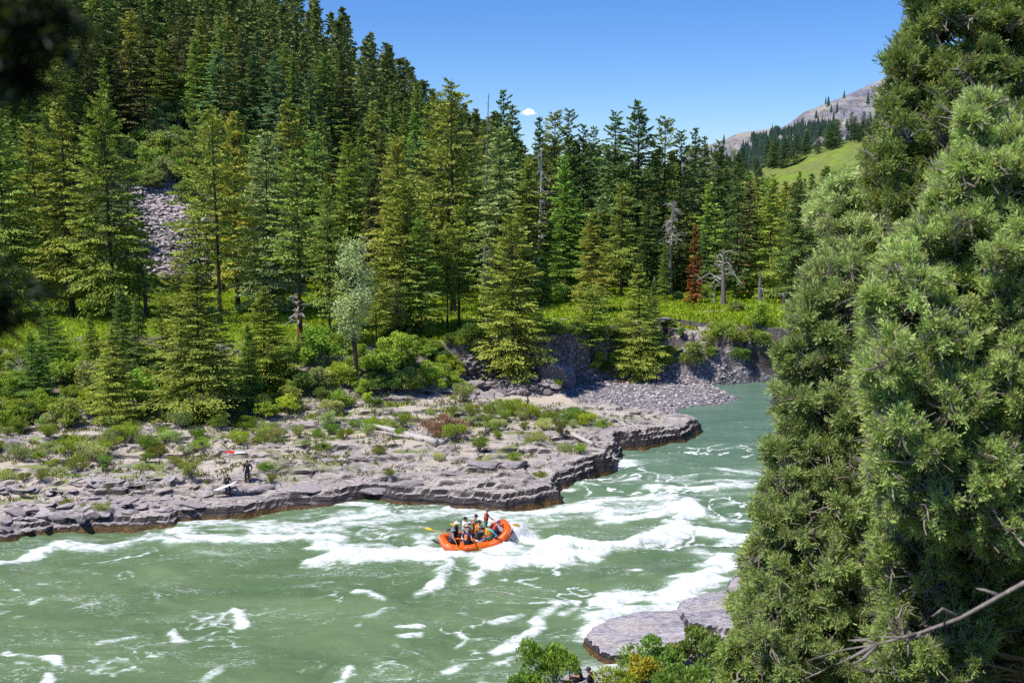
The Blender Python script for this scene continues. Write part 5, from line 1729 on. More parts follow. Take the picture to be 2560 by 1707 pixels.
def log_piece(name, a, b, r, label, seed, roots=0, stubs=3, mat=DEADWOOD, cat='log'):
    """a driftwood log between two spots of the shelf"""
    rng = np.random.default_rng(seed)
    K = 2560 / 2352
    A = np.array(ground_along(a[0] * K, a[1] * K, 74, 160)); B = np.array(ground_along(b[0] * K, b[1] * K, 74, 160))
    A[2] += r * 1.2; B[2] += r * .9
    mid = (A + B) / 2; zz = zfar(mid[0], mid[1]); mid[2] = max(mid[2], zz + r * .8)
    ts = np.linspace(0, 1, 9)
    path = A[None] * (1 - ts)[:, None] + B[None] * ts[:, None]
    path[:, 2] += (mid[2] - (A[2] + B[2]) / 2) * np.sin(ts * math.pi)
    path += rng.normal(size=path.shape) * r * .12
    so = Soup()
    v, f = tube_arr(path - A, r * (.62 + .55 * ts) * (1 + rng.normal(size=9) * .07), 9); so.add(v, f)
    L = np.linalg.norm(B - A)
    for i in range(stubs):
        q = path[int(rng.integers(1, 8))] - A; w = q + rand_unit(1, rng)[0] * L * .13; w[2] = max(w[2], q[2] + .12)
        v, f = tube_arr([q, (q + w) / 2, w], [r * .35, r * .25, r * .08], 5, False); so.add(v, f)
    for i in range(roots):
        q = path[-1] - A; w = q + (B - A) / L * .35 + rand_unit(1, rng)[0] * .75; w[2] = max(w[2], q[2] - r)
        v, f = tube_arr([q, (q + w) / 2 + rng.normal(size=3) * .06, w], [r * .55, r * .35, r * .08], 5, False); so.add(v, f)
    o = obj(name, so.mesh(name, mat, True), None, A)
    tag(o, label, cat)


log_piece('driftwood_log', (848, 985), (1005, 1022), .24, 'long weathered driftwood log lying across the middle shelf', 1, 0, 4)
log_piece('driftwood_log', (862, 998), (1020, 1024), .17, 'thinner weathered log lying right under the longest driftwood log', 2, 0, 2)
log_piece('driftwood_log', (1240, 972), (1362, 1025), .17, 'long pale log running down to the outer rock point', 3, 4, 2)
log_piece('driftwood_log', (1065, 955), (1160, 985), .17, 'dark weathered log right of the brown bush', 4, 0, 2, GREYBARK)
log_piece('driftwood_log', (1060, 975), (1130, 978), .14, 'short pale log under the dark weathered log', 5, 0, 1)
log_piece('driftwood_root', (1125, 985), (1117, 1000), .17, 'gnarled driftwood root stump in the middle of the shelf', 6, 8, 2, GREYBARK, 'root')
log_piece('driftwood_log', (1330, 1040), (1405, 1052), .10, 'tangled grey driftwood at the tip of the outer point', 7, 7, 7)
log_piece('driftwood_log', (1255, 735), (1330, 738), .13, 'bleached log lying in the shaded meadow gap', 8, 0, 2)
log_piece('driftwood_log', (1400, 882), (1450, 880), .12, 'thin brown log lying on the far gravel', 9, 0, 1, REDBARK)
log_piece('driftwood_log', (1605, 722), (1665, 716), .12, 'grey fallen log on the right meadow edge', 10, 0, 3)
log_piece('driftwood_log', (1500, 742), (1545, 748), .13, 'bleached log with uprights at the left of the right slope', 12, 0, 4)
for k, (a, b) in enumerate([((1405, 968), (1450, 985)), ((1410, 985), (1460, 975)), ((1425, 965), (1440, 990)), ((1400, 978), (1470, 982)), ((1435, 968), (1468, 988))]):
    log_piece('driftwood_pole', a, b, .055, 'bleached thin pole in the driftwood pile at the second rock tip', 20 + k, 0, 1, DEADWOOD, 'pole')
for o in bpy.data.objects:
    if o.name.startswith('driftwood_pole'): o['group'] = 'poles of the driftwood pile'
for k, (a, b) in enumerate([((700, 835), (800, 800)), ((690, 860), (770, 815)), ((730, 870), (790, 840))]):
    log_piece('fallen_branch', a, b, .07, 'grey dead branches tangled in the bushes left of the cottonwood', 40 + k, 0, 6, DEADWOOD, 'branch')
for o in bpy.data.objects:
    if o.name.startswith('fallen_branch'): o['group'] = 'dead branches left of the cottonwood'

# ================================================================== NEAR BANK: JUNIPERS, WILLOWS
def juniper_spray(rng, n=24, R0=.13):
    """one tuft of scaly twigs pointing along +z"""
    d = rng.normal(size=(n, 3)) * .5 + np.array([0, 0, .85]); d /= np.linalg.norm(d, axis=1)[:, None]
    c = d * (R0 * rng.uniform(.15, .95, n))[:, None] + rng.normal(size=(n, 3)) * R0 * .12
    ln = R0 * rng.uniform(.3, .62, n); wd = R0 * rng.uniform(.08, .155, n)
    s = np.cross(d, np.array([0, 0, 1.0]) + rng.normal(size=(n, 3)) * .35); s /= np.linalg.norm(s, axis=1)[:, None]
    v, f = cards(c, d, s, ln, wd)
    h = np.repeat(np.clip(np.linalg.norm(c, axis=1) / R0, 0, 1), 4)
    return v, f, h


JWOOD = bark_material('juniper_wood', (.13, .105, .085), (.44, .38, .33))
JSPRAY = [juniper_spray(np.random.default_rng(1200 + i)) for i in range(10)]


def rot_to(dirs, spin):
    """rotation matrices taking +z to each direction"""
    z = dirs; a = np.where(np.abs(z[:, 2:3]) < .9, np.array([[0, 0, 1.0]]), np.array([[1.0, 0, 0]]))
    x = np.cross(a, z); x /= np.linalg.norm(x, axis=1)[:, None]
    y = np.cross(z, x)
    c, s = np.cos(spin)[:, None], np.sin(spin)[:, None]
    x2 = x * c + y * s; y2 = -x * s + y * c
    return np.stack([x2, y2, z], -1)


def juniper(name, label, depth, poly, base_uv, seed, lobe_r=.42, colr=(.11, .165, .075, 1), bare=.15, trunk_r=.16, plumes=13, back=1.6, layers=2, slope=2.6):
    """an irregular juniper whose crown fills an outline given in photo pixels at the distance DEPTH"""
    rng = np.random.default_rng(seed)
    poly = np.array(poly, float)
    lo, hi = poly.min(0), poly.max(0)
    L = []; tries = 0
    while tries < 9000:
        tries += 1
        u, v = rng.uniform(lo[0], hi[0]), rng.uniform(lo[1], hi[1])
        dd = float(sdist(np.array([u]), np.array([v]), poly)[0])
        rp = lobe_r * rng.uniform(.55, 1.15) * F / depth
        if dd < rp * .35: continue
        rp = min(rp, dd * 1.05 + 8)
        edge = min(1.0, dd / (lobe_r * F / depth * 2.4))
        lay = rng.integers(0, layers)
        y = depth - edge ** .6 * back * .12 + lay * back / layers + rng.normal() * .22 - slope * (min(max(v, -100), 1700) - lo[1]) / (hi[1] - lo[1])
        r = rp / F * y
        c = np.array(PD(u, v, y))
        if any(np.linalg.norm(c - q) < (r + s) * .66 for q, s in L): continue
        L.append((c, r))
    bx, by, _ = PD(base_uv[0], base_uv[1], depth + back * .8)
    bz = znear(bx, by)
    org = np.array([bx, by, bz])
    crown = Soup(); wood = Soup()
    topc = max(L, key=lambda q: q[0][2])[0]
    ts = np.linspace(0, 1, 9)
    ctrl = np.array([org, org * .65 + topc * .35, org * .3 + topc * .7, topc]); ctrl[1:3, 1] += .35
    path = np.stack([np.interp(ts, [0, .35, .7, 1], ctrl[:, k]) for k in range(3)], -1) + rng.normal(size=(9, 3)) * .05
    path[0] = org - np.array([0, 0, .4])
    v, f = tube_arr(path - org, trunk_r * (1 - ts * .88), 8); wood.add(v, f)
    nsub = 4
    allc = []; alld = []; allr = []; alls = []
    for c, r in L:
        hb = c[2] - r * 1.2 - .25 * np.linalg.norm(c[:2] - org[:2])
        tb = np.array([np.interp(max(hb, org[2]), path[:, 2], path[:, k]) for k in range(3)])
        m = (tb * .45 + c * .55) + np.array([0, 0, -.10]) + rng.normal(size=3) * .10
        rr = .012 + .03 * r
        v, f = tube_arr(np.array([tb, m, c]) - org, [rr * 1.5, rr, .012], 5, False); wood.add(v, f)
        outw = c - (path.mean(0)); outw[2] *= .3; outw /= np.linalg.norm(outw) + 1e-6
        bright = rng.normal() * .10
        for _ in range(int(plumes * max(.6, (r / lobe_r) ** 1.5))):
            d = rand_unit(1, rng)[0] * .9 + outw * .45 + np.array([0, 0, .6]); d /= np.linalg.norm(d)
            q = c + rand_unit(1, rng)[0] * r * .25
            ln = r * rng.uniform(.6, 1.5)
            e = q + d * ln
            bend = rng.normal(size=3) * .10 * r
            mm = (q + e) / 2 + bend
            v, f = tube_arr(np.array([q, mm, e]) - org, [.015, .011, .004], 4, False); wood.add(v, f)
            for _t in range(3):
                qa = q + (e - q) * rng.uniform(.1, .9); qb = qa + (rand_unit(1, rng)[0] + d * .4) * rng.uniform(.08, .26)
                v, f = tube_arr(np.array([qa, (qa + qb) / 2 + rng.normal(size=3) * .015, qb]) - org, [.009, .007, .003], 3, False); wood.add(v, f)
            if rng.random() < bare: continue
            k = int(rng.integers(9, 16))
            t = rng.uniform(.3, 1.0, k)[:, None] ** .8
            wd = .038 + .04 * r
            pts = np.where(t < .5, q + (mm - q) * (t * 2), mm + (e - mm) * (t * 2 - 1)) + rng.normal(size=(k, 3)) * wd * (1.25 - .7 * t)
            allc.append(pts)
            dd_ = d[None] * .9 + rng.normal(size=(k, 3)) * .45 + np.array([0, 0, .25]); dd_ /= np.linalg.norm(dd_, axis=1)[:, None]
            alld.append(dd_)
            allr.append((t[:, 0] - .3) / .7 + bright); alls.append(np.full(k, rng.uniform(.75, 1.1)))
    C = np.concatenate(allc); D = np.concatenate(alld); RR = np.concatenate(allr); SS = np.concatenate(alls)
    M = rot_to(D, rng.uniform(0, 6.28, len(C)))
    which = rng.integers(0, len(JSPRAY), len(C)); sc = SS * rng.uniform(.65, 1.15, len(C)) * (C[:, 1] / 14.5) ** .9
    for k in range(len(JSPRAY)):
        sel = which == k
        v, f, hh = JSPRAY[k]
        W = np.einsum('nij,vj->nvi', M[sel], v) * sc[sel][:, None, None] + (C[sel] - org)[:, None, :]
        n = sel.sum()
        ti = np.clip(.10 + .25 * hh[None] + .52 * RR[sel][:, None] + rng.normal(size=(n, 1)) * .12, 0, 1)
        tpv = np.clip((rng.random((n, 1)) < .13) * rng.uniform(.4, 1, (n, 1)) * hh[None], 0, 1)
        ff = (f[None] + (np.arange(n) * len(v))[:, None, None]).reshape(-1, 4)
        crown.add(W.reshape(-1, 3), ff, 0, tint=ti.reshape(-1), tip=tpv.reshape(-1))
    print(name, 'lobes', len(L), 'sprays', len(C))
    e = empty(name, org); tag(e, label, 'juniper')
    o = obj('crown', crown.mesh(name + '_crown', JUNI), e); o.color = colr
    obj('trunk', wood.mesh(name + '_wood', JWOOD), e)
    return e, org


JG = (.29, .36, .11, 1); JM = (.31, .385, .125, 1); JD = (.17, .225, .055, 1); JL = (.35, .41, .16, 1); JY = (.28, .36, .10, 1)
juniper('juniper_tree', 'dark tall juniper filling the top right corner', 17,
        [(2300, -160), (2262, 20), (2285, 90), (2236, 150), (2250, 230), (2205, 300), (2215, 360), (2160, 420), (2190, 500), (2330, 620), (2740, 640), (2740, -160)], (2500, 1900), 1, .40, JD, .18, .24, 12)
juniper('juniper_tree', 'bright blue green juniper right of the mountain, in front', 12,
        [(2450, 225), (2400, 330), (2420, 390), (2330, 450), (2350, 540), (2240, 600), (2230, 680), (2170, 760), (2190, 860), (2150, 960), (2200, 1080), (2180, 1180), (2220, 1290), (2420, 1380), (2740, 1380), (2740, 430), (2560, 330), (2500, 330)], (2640, 1950), 2, .27, JG, .24, .16, 17, 1.6, 2, 1.2)
juniper('juniper_tree', 'pale twiggy juniper below the mountain at the crown edge', 19,
        [(2210, 420), (2150, 470), (2110, 455), (2060, 500), (2035, 560), (2080, 610), (2035, 680), (2060, 740), (2180, 840), (2330, 840), (2360, 560)], (2260, 1900), 3, .38, JL, .42, .15, 15)
juniper('juniper_tree', 'sage green juniper leaning over the river at mid height', 16,
        [(2070, 650), (2030, 690), (2005, 690), (2020, 750), (1975, 790), (2000, 850), (1950, 890), (1975, 950), (1935, 1010), (1962, 1060), (1925, 1120), (1940, 1190), (1900, 1250), (1915, 1330), (1880, 1400), (1880, 1480), (1860, 1560), (1930, 1700), (2280, 1760), (2330, 1250), (2300, 800), (2200, 690)], (2240, 1980), 4, .34, JM, .32, .14, 13)
juniper('juniper_tree', 'low spreading juniper above the near rock slab', 20,
        [(1940, 1210), (1895, 1290), (1915, 1340), (1858, 1400), (1885, 1450), (1840, 1520), (1870, 1570), (1805, 1640), (1815, 1760), (2100, 1780), (2130, 1500), (2060, 1300), (1980, 1220)], (2060, 1980), 5, .38, JY, .34, .14, 13)
juniper('juniper_tree', 'shaded open juniper with many bare twigs at lower right', 12.6,
        [(2250, 1180), (2210, 1300), (2180, 1420), (2220, 1500), (2190, 1640), (2230, 1780), (2440, 1790), (2480, 1600), (2560, 1560), (2740, 1640), (2740, 1160)], (2520, 1980), 6, .32, JY, .52, .15, 16, 1.6, 2, 1.0)


def near_things():
    rng = np.random.default_rng(131)
    # long pale dead limb at lower right
    so = Soup()
    pts = np.array([PD(2590, 1440, 8.3), PD(2500, 1490, 8.4), PD(2400, 1545, 8.5), PD(2290, 1585, 8.6), PD(2190, 1610, 8.7), PD(2100, 1625, 8.8), PD(2015, 1652, 8.9)])
    o0 = pts[0].copy()
    v, f = tube_arr(pts - o0, [.019, .018, .016, .013, .009, .006, .003], 8); so.add(v, f)
    for i, (a, b) in enumerate([((2290, 1585), (2190, 1590)), ((2190, 1610), (2120, 1600)), ((2190, 1612), (2130, 1660)), ((2400, 1545), (2330, 1540)), ((2330, 1570), (2270, 1640)), ((2190, 1610), (2090, 1660)), ((2500, 1490), (2440, 1470))]):
        A = np.array(PD(*a, 8.6)); B = np.array(PD(*b, 8.5 + .1 * rng.normal())); m = (A + B) / 2 + rng.normal(size=3) * .03
        v, f = tube_arr(np.array([A, m, B]) - o0, [.02, .013, .004], 5); so.add(v, f)
    tag(obj('dead_limb', so.mesh('dead_limb', bark_material('limb_wood', (.16, .13, .11), (.42, .37, .33), 6), True), None, o0), 'long pale dead limb slanting across the lower right junipers', 'dead branch')
    # green leafy undergrowth inside the shade
    for k, (u, v, y, S) in enumerate([(2480, 1600, 14.5, .8), (2330, 1690, 13.5, .7), (2420, 1660, 14, .7), (2440, 1480, 15, .7), (2600, 1620, 12.5, .6), (2100, 1690, 18, .9)]):
        x = PD(u, v, y)[0]
        put_bush('bush', BUSH, k, x, y, PD(u, v, y)[2] - .5 * S, S, (.17, .30, .04, 1), 'vivid green leafy undergrowth behind the dark juniper twigs', 'bush', 'undergrowth behind the junipers')
    # willows on the slab side
    def leafy(name, label, u, v, vtop, wpx, n, leaf, colr, seed, cat='willow', foot=None):
        rng2 = np.random.default_rng(seed)
        x, y, z = foot if foot else ground_near(u, v)
        s_ = F / y
        H = max(.8, PD(u, vtop, y)[2] - z); W = wpx / s_
        c, s = shrub(seed, W=W, H=H, n=n, leaf=leaf, lobes=11, airy=.3, upright=.8)
        e = empty(name, (x, y, z - .05)); tag(e, label, cat)
        o = obj('foliage', c.mesh(name + '_leaves', LEAF), e); o.color = colr
        obj('stems', s.mesh(name + '_stems', GREYBARK), e)
    def ground_near(u, v):
        ys = np.arange(75, 6, -.2); dx, dy, dz = ray(u, v); t = ys / dy; xs = dx * t; zs = CAM_H + dz * t
        ys2 = ys[::-1]; xs = xs[::-1]; zs = zs[::-1]
        g = near_height(xs, ys2)[0]; h_ = np.nonzero(g >= zs)[0]
        i = h_[0] if len(h_) else len(ys2) - 1
        return xs[i], ys2[i], g[i]
    P1 = P(1372, 1775, .4); P2 = P(1292, 1790, .2)
    leafy('willow_shrub', 'fresh green willow in front of the two seated people', 1392, 1760, 1585, 150, 2400, .16, (.15, .25, .035, 1), 61, 'willow', (P1[0], P1[1], .5))
    leafy('willow_shrub', 'slim willow sprig at the bottom edge left of the larger willow', 1300, 1790, 1645, 62, 700, .15, (.15, .24, .04, 1), 62, 'willow', (P2[0], P2[1], .1))
    Q = [(1640, 1700, 1590, 190, 2600, .15, (.16, .24, .05, 1), 'green willow thicket bottom middle beside the slab', 'leaf'), (1750, 1660, 1560, 150, 2200, .15, (.17, .22, .05, 1), 'dense willow below the near slab, left of the junipers', 'leaf'),
         (1600, 1720, 1630, 110, 1600, .13, (.33, .27, .03, 1), 'golden yellow bush on the slab edge at the bottom', 'gold'), (1545, 1745, 1670, 120, 1500, .14, (.20, .27, .03, 1), 'yellow green bush right of the seated people', 'leaf'),
         (1700, 1740, 1640, 170, 2200, .15, (.14, .23, .04, 1), 'green bush at the bottom edge under the dense willow', 'leaf'), (1790, 1720, 1600, 130, 1700, .15, (.15, .21, .05, 1), 'olive willow touching the low juniper at the bottom', 'leaf'),
         (1680, 1660, 1605, 70, 700, .12, (.20, .24, .06, 1), 'thin olive twig bush on the slab below the willow', 'leaf')]
    for k, (u, v, vt, w, n, lf, cc, lab, _) in enumerate(Q):
        leafy('willow_shrub' if 'willow' in lab else 'bush', lab, u, v, vt, w, n, lf, cc, 70 + k, 'willow' if 'willow' in lab else 'bush', ground_near(u, v))
    # pale stones at the seated people
    V, Fc = stone_mesh(990, .4, 3)
    me = np_mesh('flat_stone', V, Fc, STONE, {'tint': np.full(len(V), .9)})
    for k, (u, v, S) in enumerate([(1465, 1692, 1.0), (1530, 1688, .7), (1500, 1715, .9)]):
        x, y, z = P(u, v, .4)
        o = obj('flat_stone', me, None, (x, y, z - .15)); o.scale = (S, S * .8, S * .7); o.rotation_euler = (0, .08, k * 1.3 + .4)
        tag(o, ['pale flat stone under the seated man in the cap', 'pale flat stone right of the seated people by the cove', 'pale flat stone at the bottom edge by the yellow green bush'][k], 'stone')
    # blurred dark bough hanging close by the camera, top left
    def bough(name, label, spots, depth, seed, n):
        rng2 = np.random.default_rng(seed)
        so = Soup(); wd = Soup()
        pts = np.array([PD(u, v, depth) for u, v in spots]); o = pts[0].copy()
        wd_v, wd_f = tube_arr(pts - o, np.linspace(.012, .004, len(pts)), 6); so_w = Soup().add(wd_v, wd_f)
        for i in range(n):
            t = rng2.uniform(0, len(pts) - 1.001); k = int(t); q = pts[k] + (pts[k + 1] - pts[k]) * (t - k)
            d = rand_unit(1, rng2)[0]; d[2] -= .6; d /= np.linalg.norm(d); Lb = rng2.uniform(.03, .13)
            m = 16
            u = rng2.uniform(.1, 1, m)[:, None]
            c = q + d * Lb * u + rng2.normal(size=(m, 3)) * .006
            ax = d + rng2.normal(size=(m, 3)) * .6; ax /= np.linalg.norm(ax, axis=1)[:, None]
            v, f = cards(c - o, ax, perp(ax, rng2), rng2.uniform(.02, .035, m), np.full(m, .006))
            so.add(v, f, 0, tint=.25, tip=0)
        e = empty(name, o); tag(e, label, 'branch')
        c = obj('needles', so.mesh(name + '_needles', NEEDLE), e); c.color = (.02, .035, .014, 1)
        obj('twig', so_w.mesh(name + '_twig', BARK), e)
    bough('fir_bough', 'dark blurred bough hanging close in the top left corner', [(-200, -60), (-110, -10), (-20, 30), (60, 40), (110, 20)], 1.7, 3, 190)
    bough('fir_bough', 'dark blurred bough tip hanging at the upper left edge', [(-150, 20), (-80, 80), (0, 130), (40, 180)], 1.75, 4, 130)
    bough('fir_bough', 'dark blurred bough along the middle of the left edge', [(-190, 560), (-110, 640), (-50, 700), (-20, 780)], 1.9, 5, 110)


near_things()

# ================================================================== PEOPLE, RAFT, BOARDS
def capsule(a, b, ra, rb, n=10, flat=None):
    """closed tapered limb from a to b"""
    a = np.asarray(a, float); b = np.asarray(b, float)
    d = b - a; L = np.linalg.norm(d) + 1e-9; d = d / L
    th = np.linspace(-math.pi / 2, 0, 4)[1:]
    path = [a - d * ra * .98] + [a + d * ra * math.sin(t) for t in th] + [b + d * rb * math.sin(-t) for t in th[::-1]] + [b + d * rb * .98]
    rad = [ra * .12] + [ra * math.cos(t) for t in th] + [rb * math.cos(t) for t in th[::-1]] + [rb * .12]
    return tube_arr(np.array(path), rad, n)


def ellip(c, r, n=10):
    bm = bmesh.new(); bmesh.ops.create_icosphere(bm, subdivisions=2, radius=1)
    V = np.array([v.co[:] for v in bm.verts]) * np.asarray(r) + np.asarray(c)
    Fc = np.array([[v.index for v in f.verts] for f in bm.faces]); bm.free()
    return V, Fc


def fuse(name, parts, voxel, mat, smooth_it=2, extra=None, extra_mat=None):
    """merge closed pieces into one continuous surface"""
    so = Soup()
    for v, f in parts: so.add(v, f)
    me = so.mesh('tmp', mat)
    ob = bpy.data.objects.new('tmp', me); COL.objects.link(ob)
    m = ob.modifiers.new('r', 'REMESH'); m.mode = 'VOXEL'; m.voxel_size = voxel; m.use_smooth_shade = True
    if smooth_it:
        s = ob.modifiers.new('s', 'SMOOTH'); s.iterations = smooth_it; s.factor = .5
    dg = bpy.context.evaluated_depsgraph_get()
    res = bpy.data.meshes.new_from_object(ob.evaluated_get(dg))
    bpy.data.objects.remove(ob); bpy.data.meshes.remove(me)
    res.name = name
    nv = len(res.vertices)
    V = np.empty(nv * 3); res.vertices.foreach_get('co', V); V = V.reshape(-1, 3)
    Q = np.array([list(p.vertices) + [p.vertices[-1]] * (4 - len(p.vertices)) for p in res.polygons])
    bpy.data.meshes.remove(res)
    out = Soup().add(V, Q, 0)
    mats = [mat]
    for ex in (extra or []):
        out.add(ex[0], ex[1], ex[2])
    if extra_mat: mats += extra_mat
    return out.mesh(name, mats, True)


MATS = {}


def cloth(color, rough=.75):
    key = tuple(round(c, 3) for c in color)
    if key not in MATS:
        MATS[key] = plain('cloth_%d' % len(MATS), color, rough, .18, 14, .25)
    return MATS[key]


SKIN = plain('skin', (.52, .27, .18), .55, .10, 20)
SKIN2 = plain('tanned_skin', (.40, .20, .12), .55, .10, 20)
EYE = plain('eye', (.02, .015, .01), .3, .05)
LIP = plain('lip', (.36, .11, .09), .5, .05)
BLACK = (.012, .013, .018); NAVY = (.012, .018, .07); WHITE = (.78, .77, .78); ORANGE = (.85, .17, .015); YELLOW = (.85, .42, .01)
TEAL = (.012, .22, .22); PURPLE = (.07, .04, .10); MAROON = (.16, .02, .03); GREY = (.22, .24, .30); PINK = (.75, .50, .48)


def ik(s, t, l1, l2, pole):
    s = np.asarray(s, float); t = np.asarray(t, float)
    d = t - s; D = np.linalg.norm(d)
    mx = (l1 + l2) * .995
    if D > mx: t = s + d / D * mx; d = t - s; D = mx
    u = d / (D + 1e-9)
    a = (l1 * l1 - l2 * l2 + D * D) / (2 * D + 1e-9)
    h = math.sqrt(max(0, l1 * l1 - a * a))
    p = np.asarray(pole, float) - u * np.dot(pole, u); p /= np.linalg.norm(p) + 1e-9
    return s + u * a + p * h, t


def hand_parts(w, d, side, grip):
    """palm, four fingers and a thumb from the wrist w along d"""
    d = d / np.linalg.norm(d)
    up = np.array([0, 0, 1.0]) if abs(d[2]) < .85 else np.array([1.0, 0, 0])
    sx = np.cross(d, up); sx /= np.linalg.norm(sx); n = np.cross(sx, d)
    fused = [capsule(w, w + d * .075 + sx * .016, .024, .026, 8), capsule(w, w + d * .075 - sx * .016, .024, .026, 8)]
    fingers = []
    for k, (off, ln) in enumerate([(.032, .062), (.011, .075), (-.011, .072), (-.032, .056)]):
        b = w + d * .085 + sx * off
        c1 = .55 if grip else .15; c2 = 1.5 if grip else .45
        m = b + (d * math.cos(c1) - n * math.sin(c1)) * ln * .55
        e = m + (d * math.cos(c2) - n * math.sin(c2)) * ln * .55
        fingers.append(tube_arr(np.array([b - d * .02, b, m, e]), [.0095, .0095, .0088, .007], 6))
    tb = w + d * .025 + sx * side * .030
    te = tb + (d * .75 + sx * side * .6 - n * .35) * .036
    fingers.append(tube_arr(np.array([tb - sx * side * .012, tb, te, te + (d * .9 - n * .5) * .028]), [.012, .012, .010, .008], 6))
    return fused, fingers


def person(label, loc, yaw, seated=True, lean=.15, turn=0.0, hands=None, legs=None, skin=None, shirt=None, sleeves='short', pants=None, long_pants=False,
           vest=None, pad=None, hat=None, hair=(.05, .03, .02), head_turn=0.0, head_nod=0.0, wetsuit=None, scale=1.12, tilt=None, group=None):
    skin = skin or SKIN
    e = empty('person', loc, yaw, (scale,) * 3)
    if tilt: e.rotation_euler = (tilt[0], tilt[1], yaw)
    tag(e, label, 'person', group)
    bpy.context.view_layer.update()
    Minv = np.array((Matrix.LocRotScale(Vector(loc), e.rotation_euler, Vector((scale,) * 3))).inverted())
    def loc_of(p): return (Minv @ np.array([*p, 1.0]))[:3]
    pel = np.array([0, 0, .13 if seated else .93])
    cl, sl = math.cos(lean), math.sin(lean)
    ct, st = math.cos(turn), math.sin(turn)
    up = np.array([sl * ct, sl * st, cl]); fw = np.array([cl * ct, cl * st, -sl]); lf = np.array([-st, ct, 0])
    waist = pel + up * .17; chest = pel + up * .36; neck = pel + up * .54; head = neck + up * .155 + fw * .03
    hl = np.array([math.cos(turn + head_turn), math.sin(turn + head_turn), -head_nod]); hl /= np.linalg.norm(hl)
    hs_ = np.cross(up, hl); hs_ /= np.linalg.norm(hs_); hu = np.cross(hl, hs_)
    shl = {s: pel + up * .475 + lf * s * .185 for s in (1, -1)}
    hips = {s: pel + lf * s * .095 - up * .02 for s in (1, -1)}
    body = [capsule(pel + lf * .06, pel - lf * .06, .115, .115), capsule(pel, waist, .125, .115), capsule(waist, chest, .115, .14), capsule(chest + lf * .07, chest - lf * .07, .115, .115),
            capsule(pel + up * .46 + lf * .12, pel + up * .46 - lf * .12, .075, .075), capsule(neck - up * .06, neck + up * .08 + fw * .015, .062, .055),
            ellip(head, (.078, .078, .11)), ellip(head + hl * .03 - hu * .045, (.052, .052, .055)), ellip(head - hl * .02 + hu * .02, (.088, .078, .088)),
            capsule(head + hl * .082 + hu * .005, head + hl * .105 - hu * .022, .009, .015, 6)]
    for s in (1, -1): body.append(ellip(head + hs_ * s * .078 - hu * .005, (.018, .014, .03)))
    extra = []
    for s in (1, -1):
        v, f = ellip(head + hl * .082 + hs_ * s * .032 + hu * .018, (.011, .011, .008)); extra.append((v, f, 1))
    v, f = ellip(head + hl * .082 - hu * .055, (.010, .022, .007)); extra.append((v, f, 2))
    shirt_p = [capsule(pel + up * .02, waist, .142, .132), capsule(waist, chest, .132, .155), capsule(chest + lf * .07, chest - lf * .07, .130, .130), capsule(pel + up * .465 + lf * .13, pel + up * .465 - lf * .13, .086, .086)]
    pants_p = [capsule(pel + lf * .06, pel - lf * .06, .135, .135), capsule(pel, pel + up * .08, .14, .135)]
    fingers_all = []
    for s in (1, -1):
        hd = (hands or {}).get(s)
        if hd is None: tgt = pel + np.array([.32, s * .20, .12]) if seated else pel + lf * s * .26 + np.array([.06, 0, -.08])
        elif len(hd) == 4: tgt = loc_of(hd[:3])
        else: tgt = np.asarray(hd, float)
        el, wr = ik(shl[s], tgt, .285, .255, lf * s * .7 - fw * .45 - up * .5)
        body += [capsule(shl[s], el, .056, .043), capsule(el, wr, .043, .030)]
        hp, fi = hand_parts(wr, wr - el, -s, hd is not None)
        body += hp; fingers_all += fi
        shirt_p.append(capsule(shl[s], el if sleeves == 'long' else shl[s] + (el - shl[s]) * .62, .072, .062))
        if sleeves == 'long': shirt_p.append(capsule(el, el + (wr - el) * .9, .057, .045))
        lg = (legs or {}).get(s)
        ft = np.asarray(lg, float) if lg is not None else (np.array([.62, s * .14, -.26]) if seated else np.array([.03, s * .11, .09]))
        kn, an = ik(hips[s], ft, .43, .43, np.array([.9, s * .12, .55]) if seated else np.array([1.0, s * .15, .05]))
        body += [capsule(hips[s], kn, .088, .056), capsule(kn, kn + (an - kn) * .45, .056, .056), capsule(kn + (an - kn) * .4, an, .056, .037)]
        toe = an + np.array([.17, s * .03, -.045]); heel = an + np.array([-.05, 0, -.05])
        body += [capsule(heel, toe, .036, .030), capsule(an, heel, .038, .034)]
        pants_p.append(capsule(hips[s], hips[s] + (kn - hips[s]) * (1.0 if long_pants else .92), .108, .082))
        if long_pants: pants_p += [capsule(kn, an, .076, .056)]
    for v, f in fingers_all: extra.append((v, f, 0))
    obj('body', fuse('person_body', body, .017, skin, 2, extra, [EYE, LIP]), e)
    if wetsuit:
        ws = [(v, f) for v, f in shirt_p] + pants_p
        obj('wetsuit', fuse('wetsuit', ws, .018, cloth(wetsuit, .45), 3), e)
    else:
        if shirt: obj('shirt', fuse('shirt', shirt_p, .02, cloth(shirt), 2), e)
        if pants: obj('trousers' if long_pants else 'shorts', fuse('shorts', pants_p, .02, cloth(pants), 2), e)
    if vest:
        vp = [capsule(pel + up * .10 + lf * s * .075, pel + up * .42 + lf * s * .09, .145, .135) for s in (1, -1)] + [capsule(pel + up * .42 + lf * s * .10 + fw * .07, pel + up * .50 + lf * s * .10, .05, .05) for s in (1, -1)]
        vo = obj('life_vest', fuse('life_vest', vp, .022, cloth(vest), 2), e)
        if pad:
            pp = [capsule(pel + up * h_ + lf * .06 - fw * .15, pel + up * h_ - lf * .06 - fw * .15, .05, .05) for h_ in (.16, .25, .34, .41)]
            obj('back_pad', fuse('back_pad', pp, .018, cloth(pad), 1), vo)
        sp = Soup()
        ring = [pel + up * .2 + fw * .165 * math.cos(a) * 1.02 + lf * .225 * math.sin(a) for a in np.linspace(0, 6.283, 25)]
        v, f = tube_arr(np.array(ring), .014, 5); sp.add(v, f)
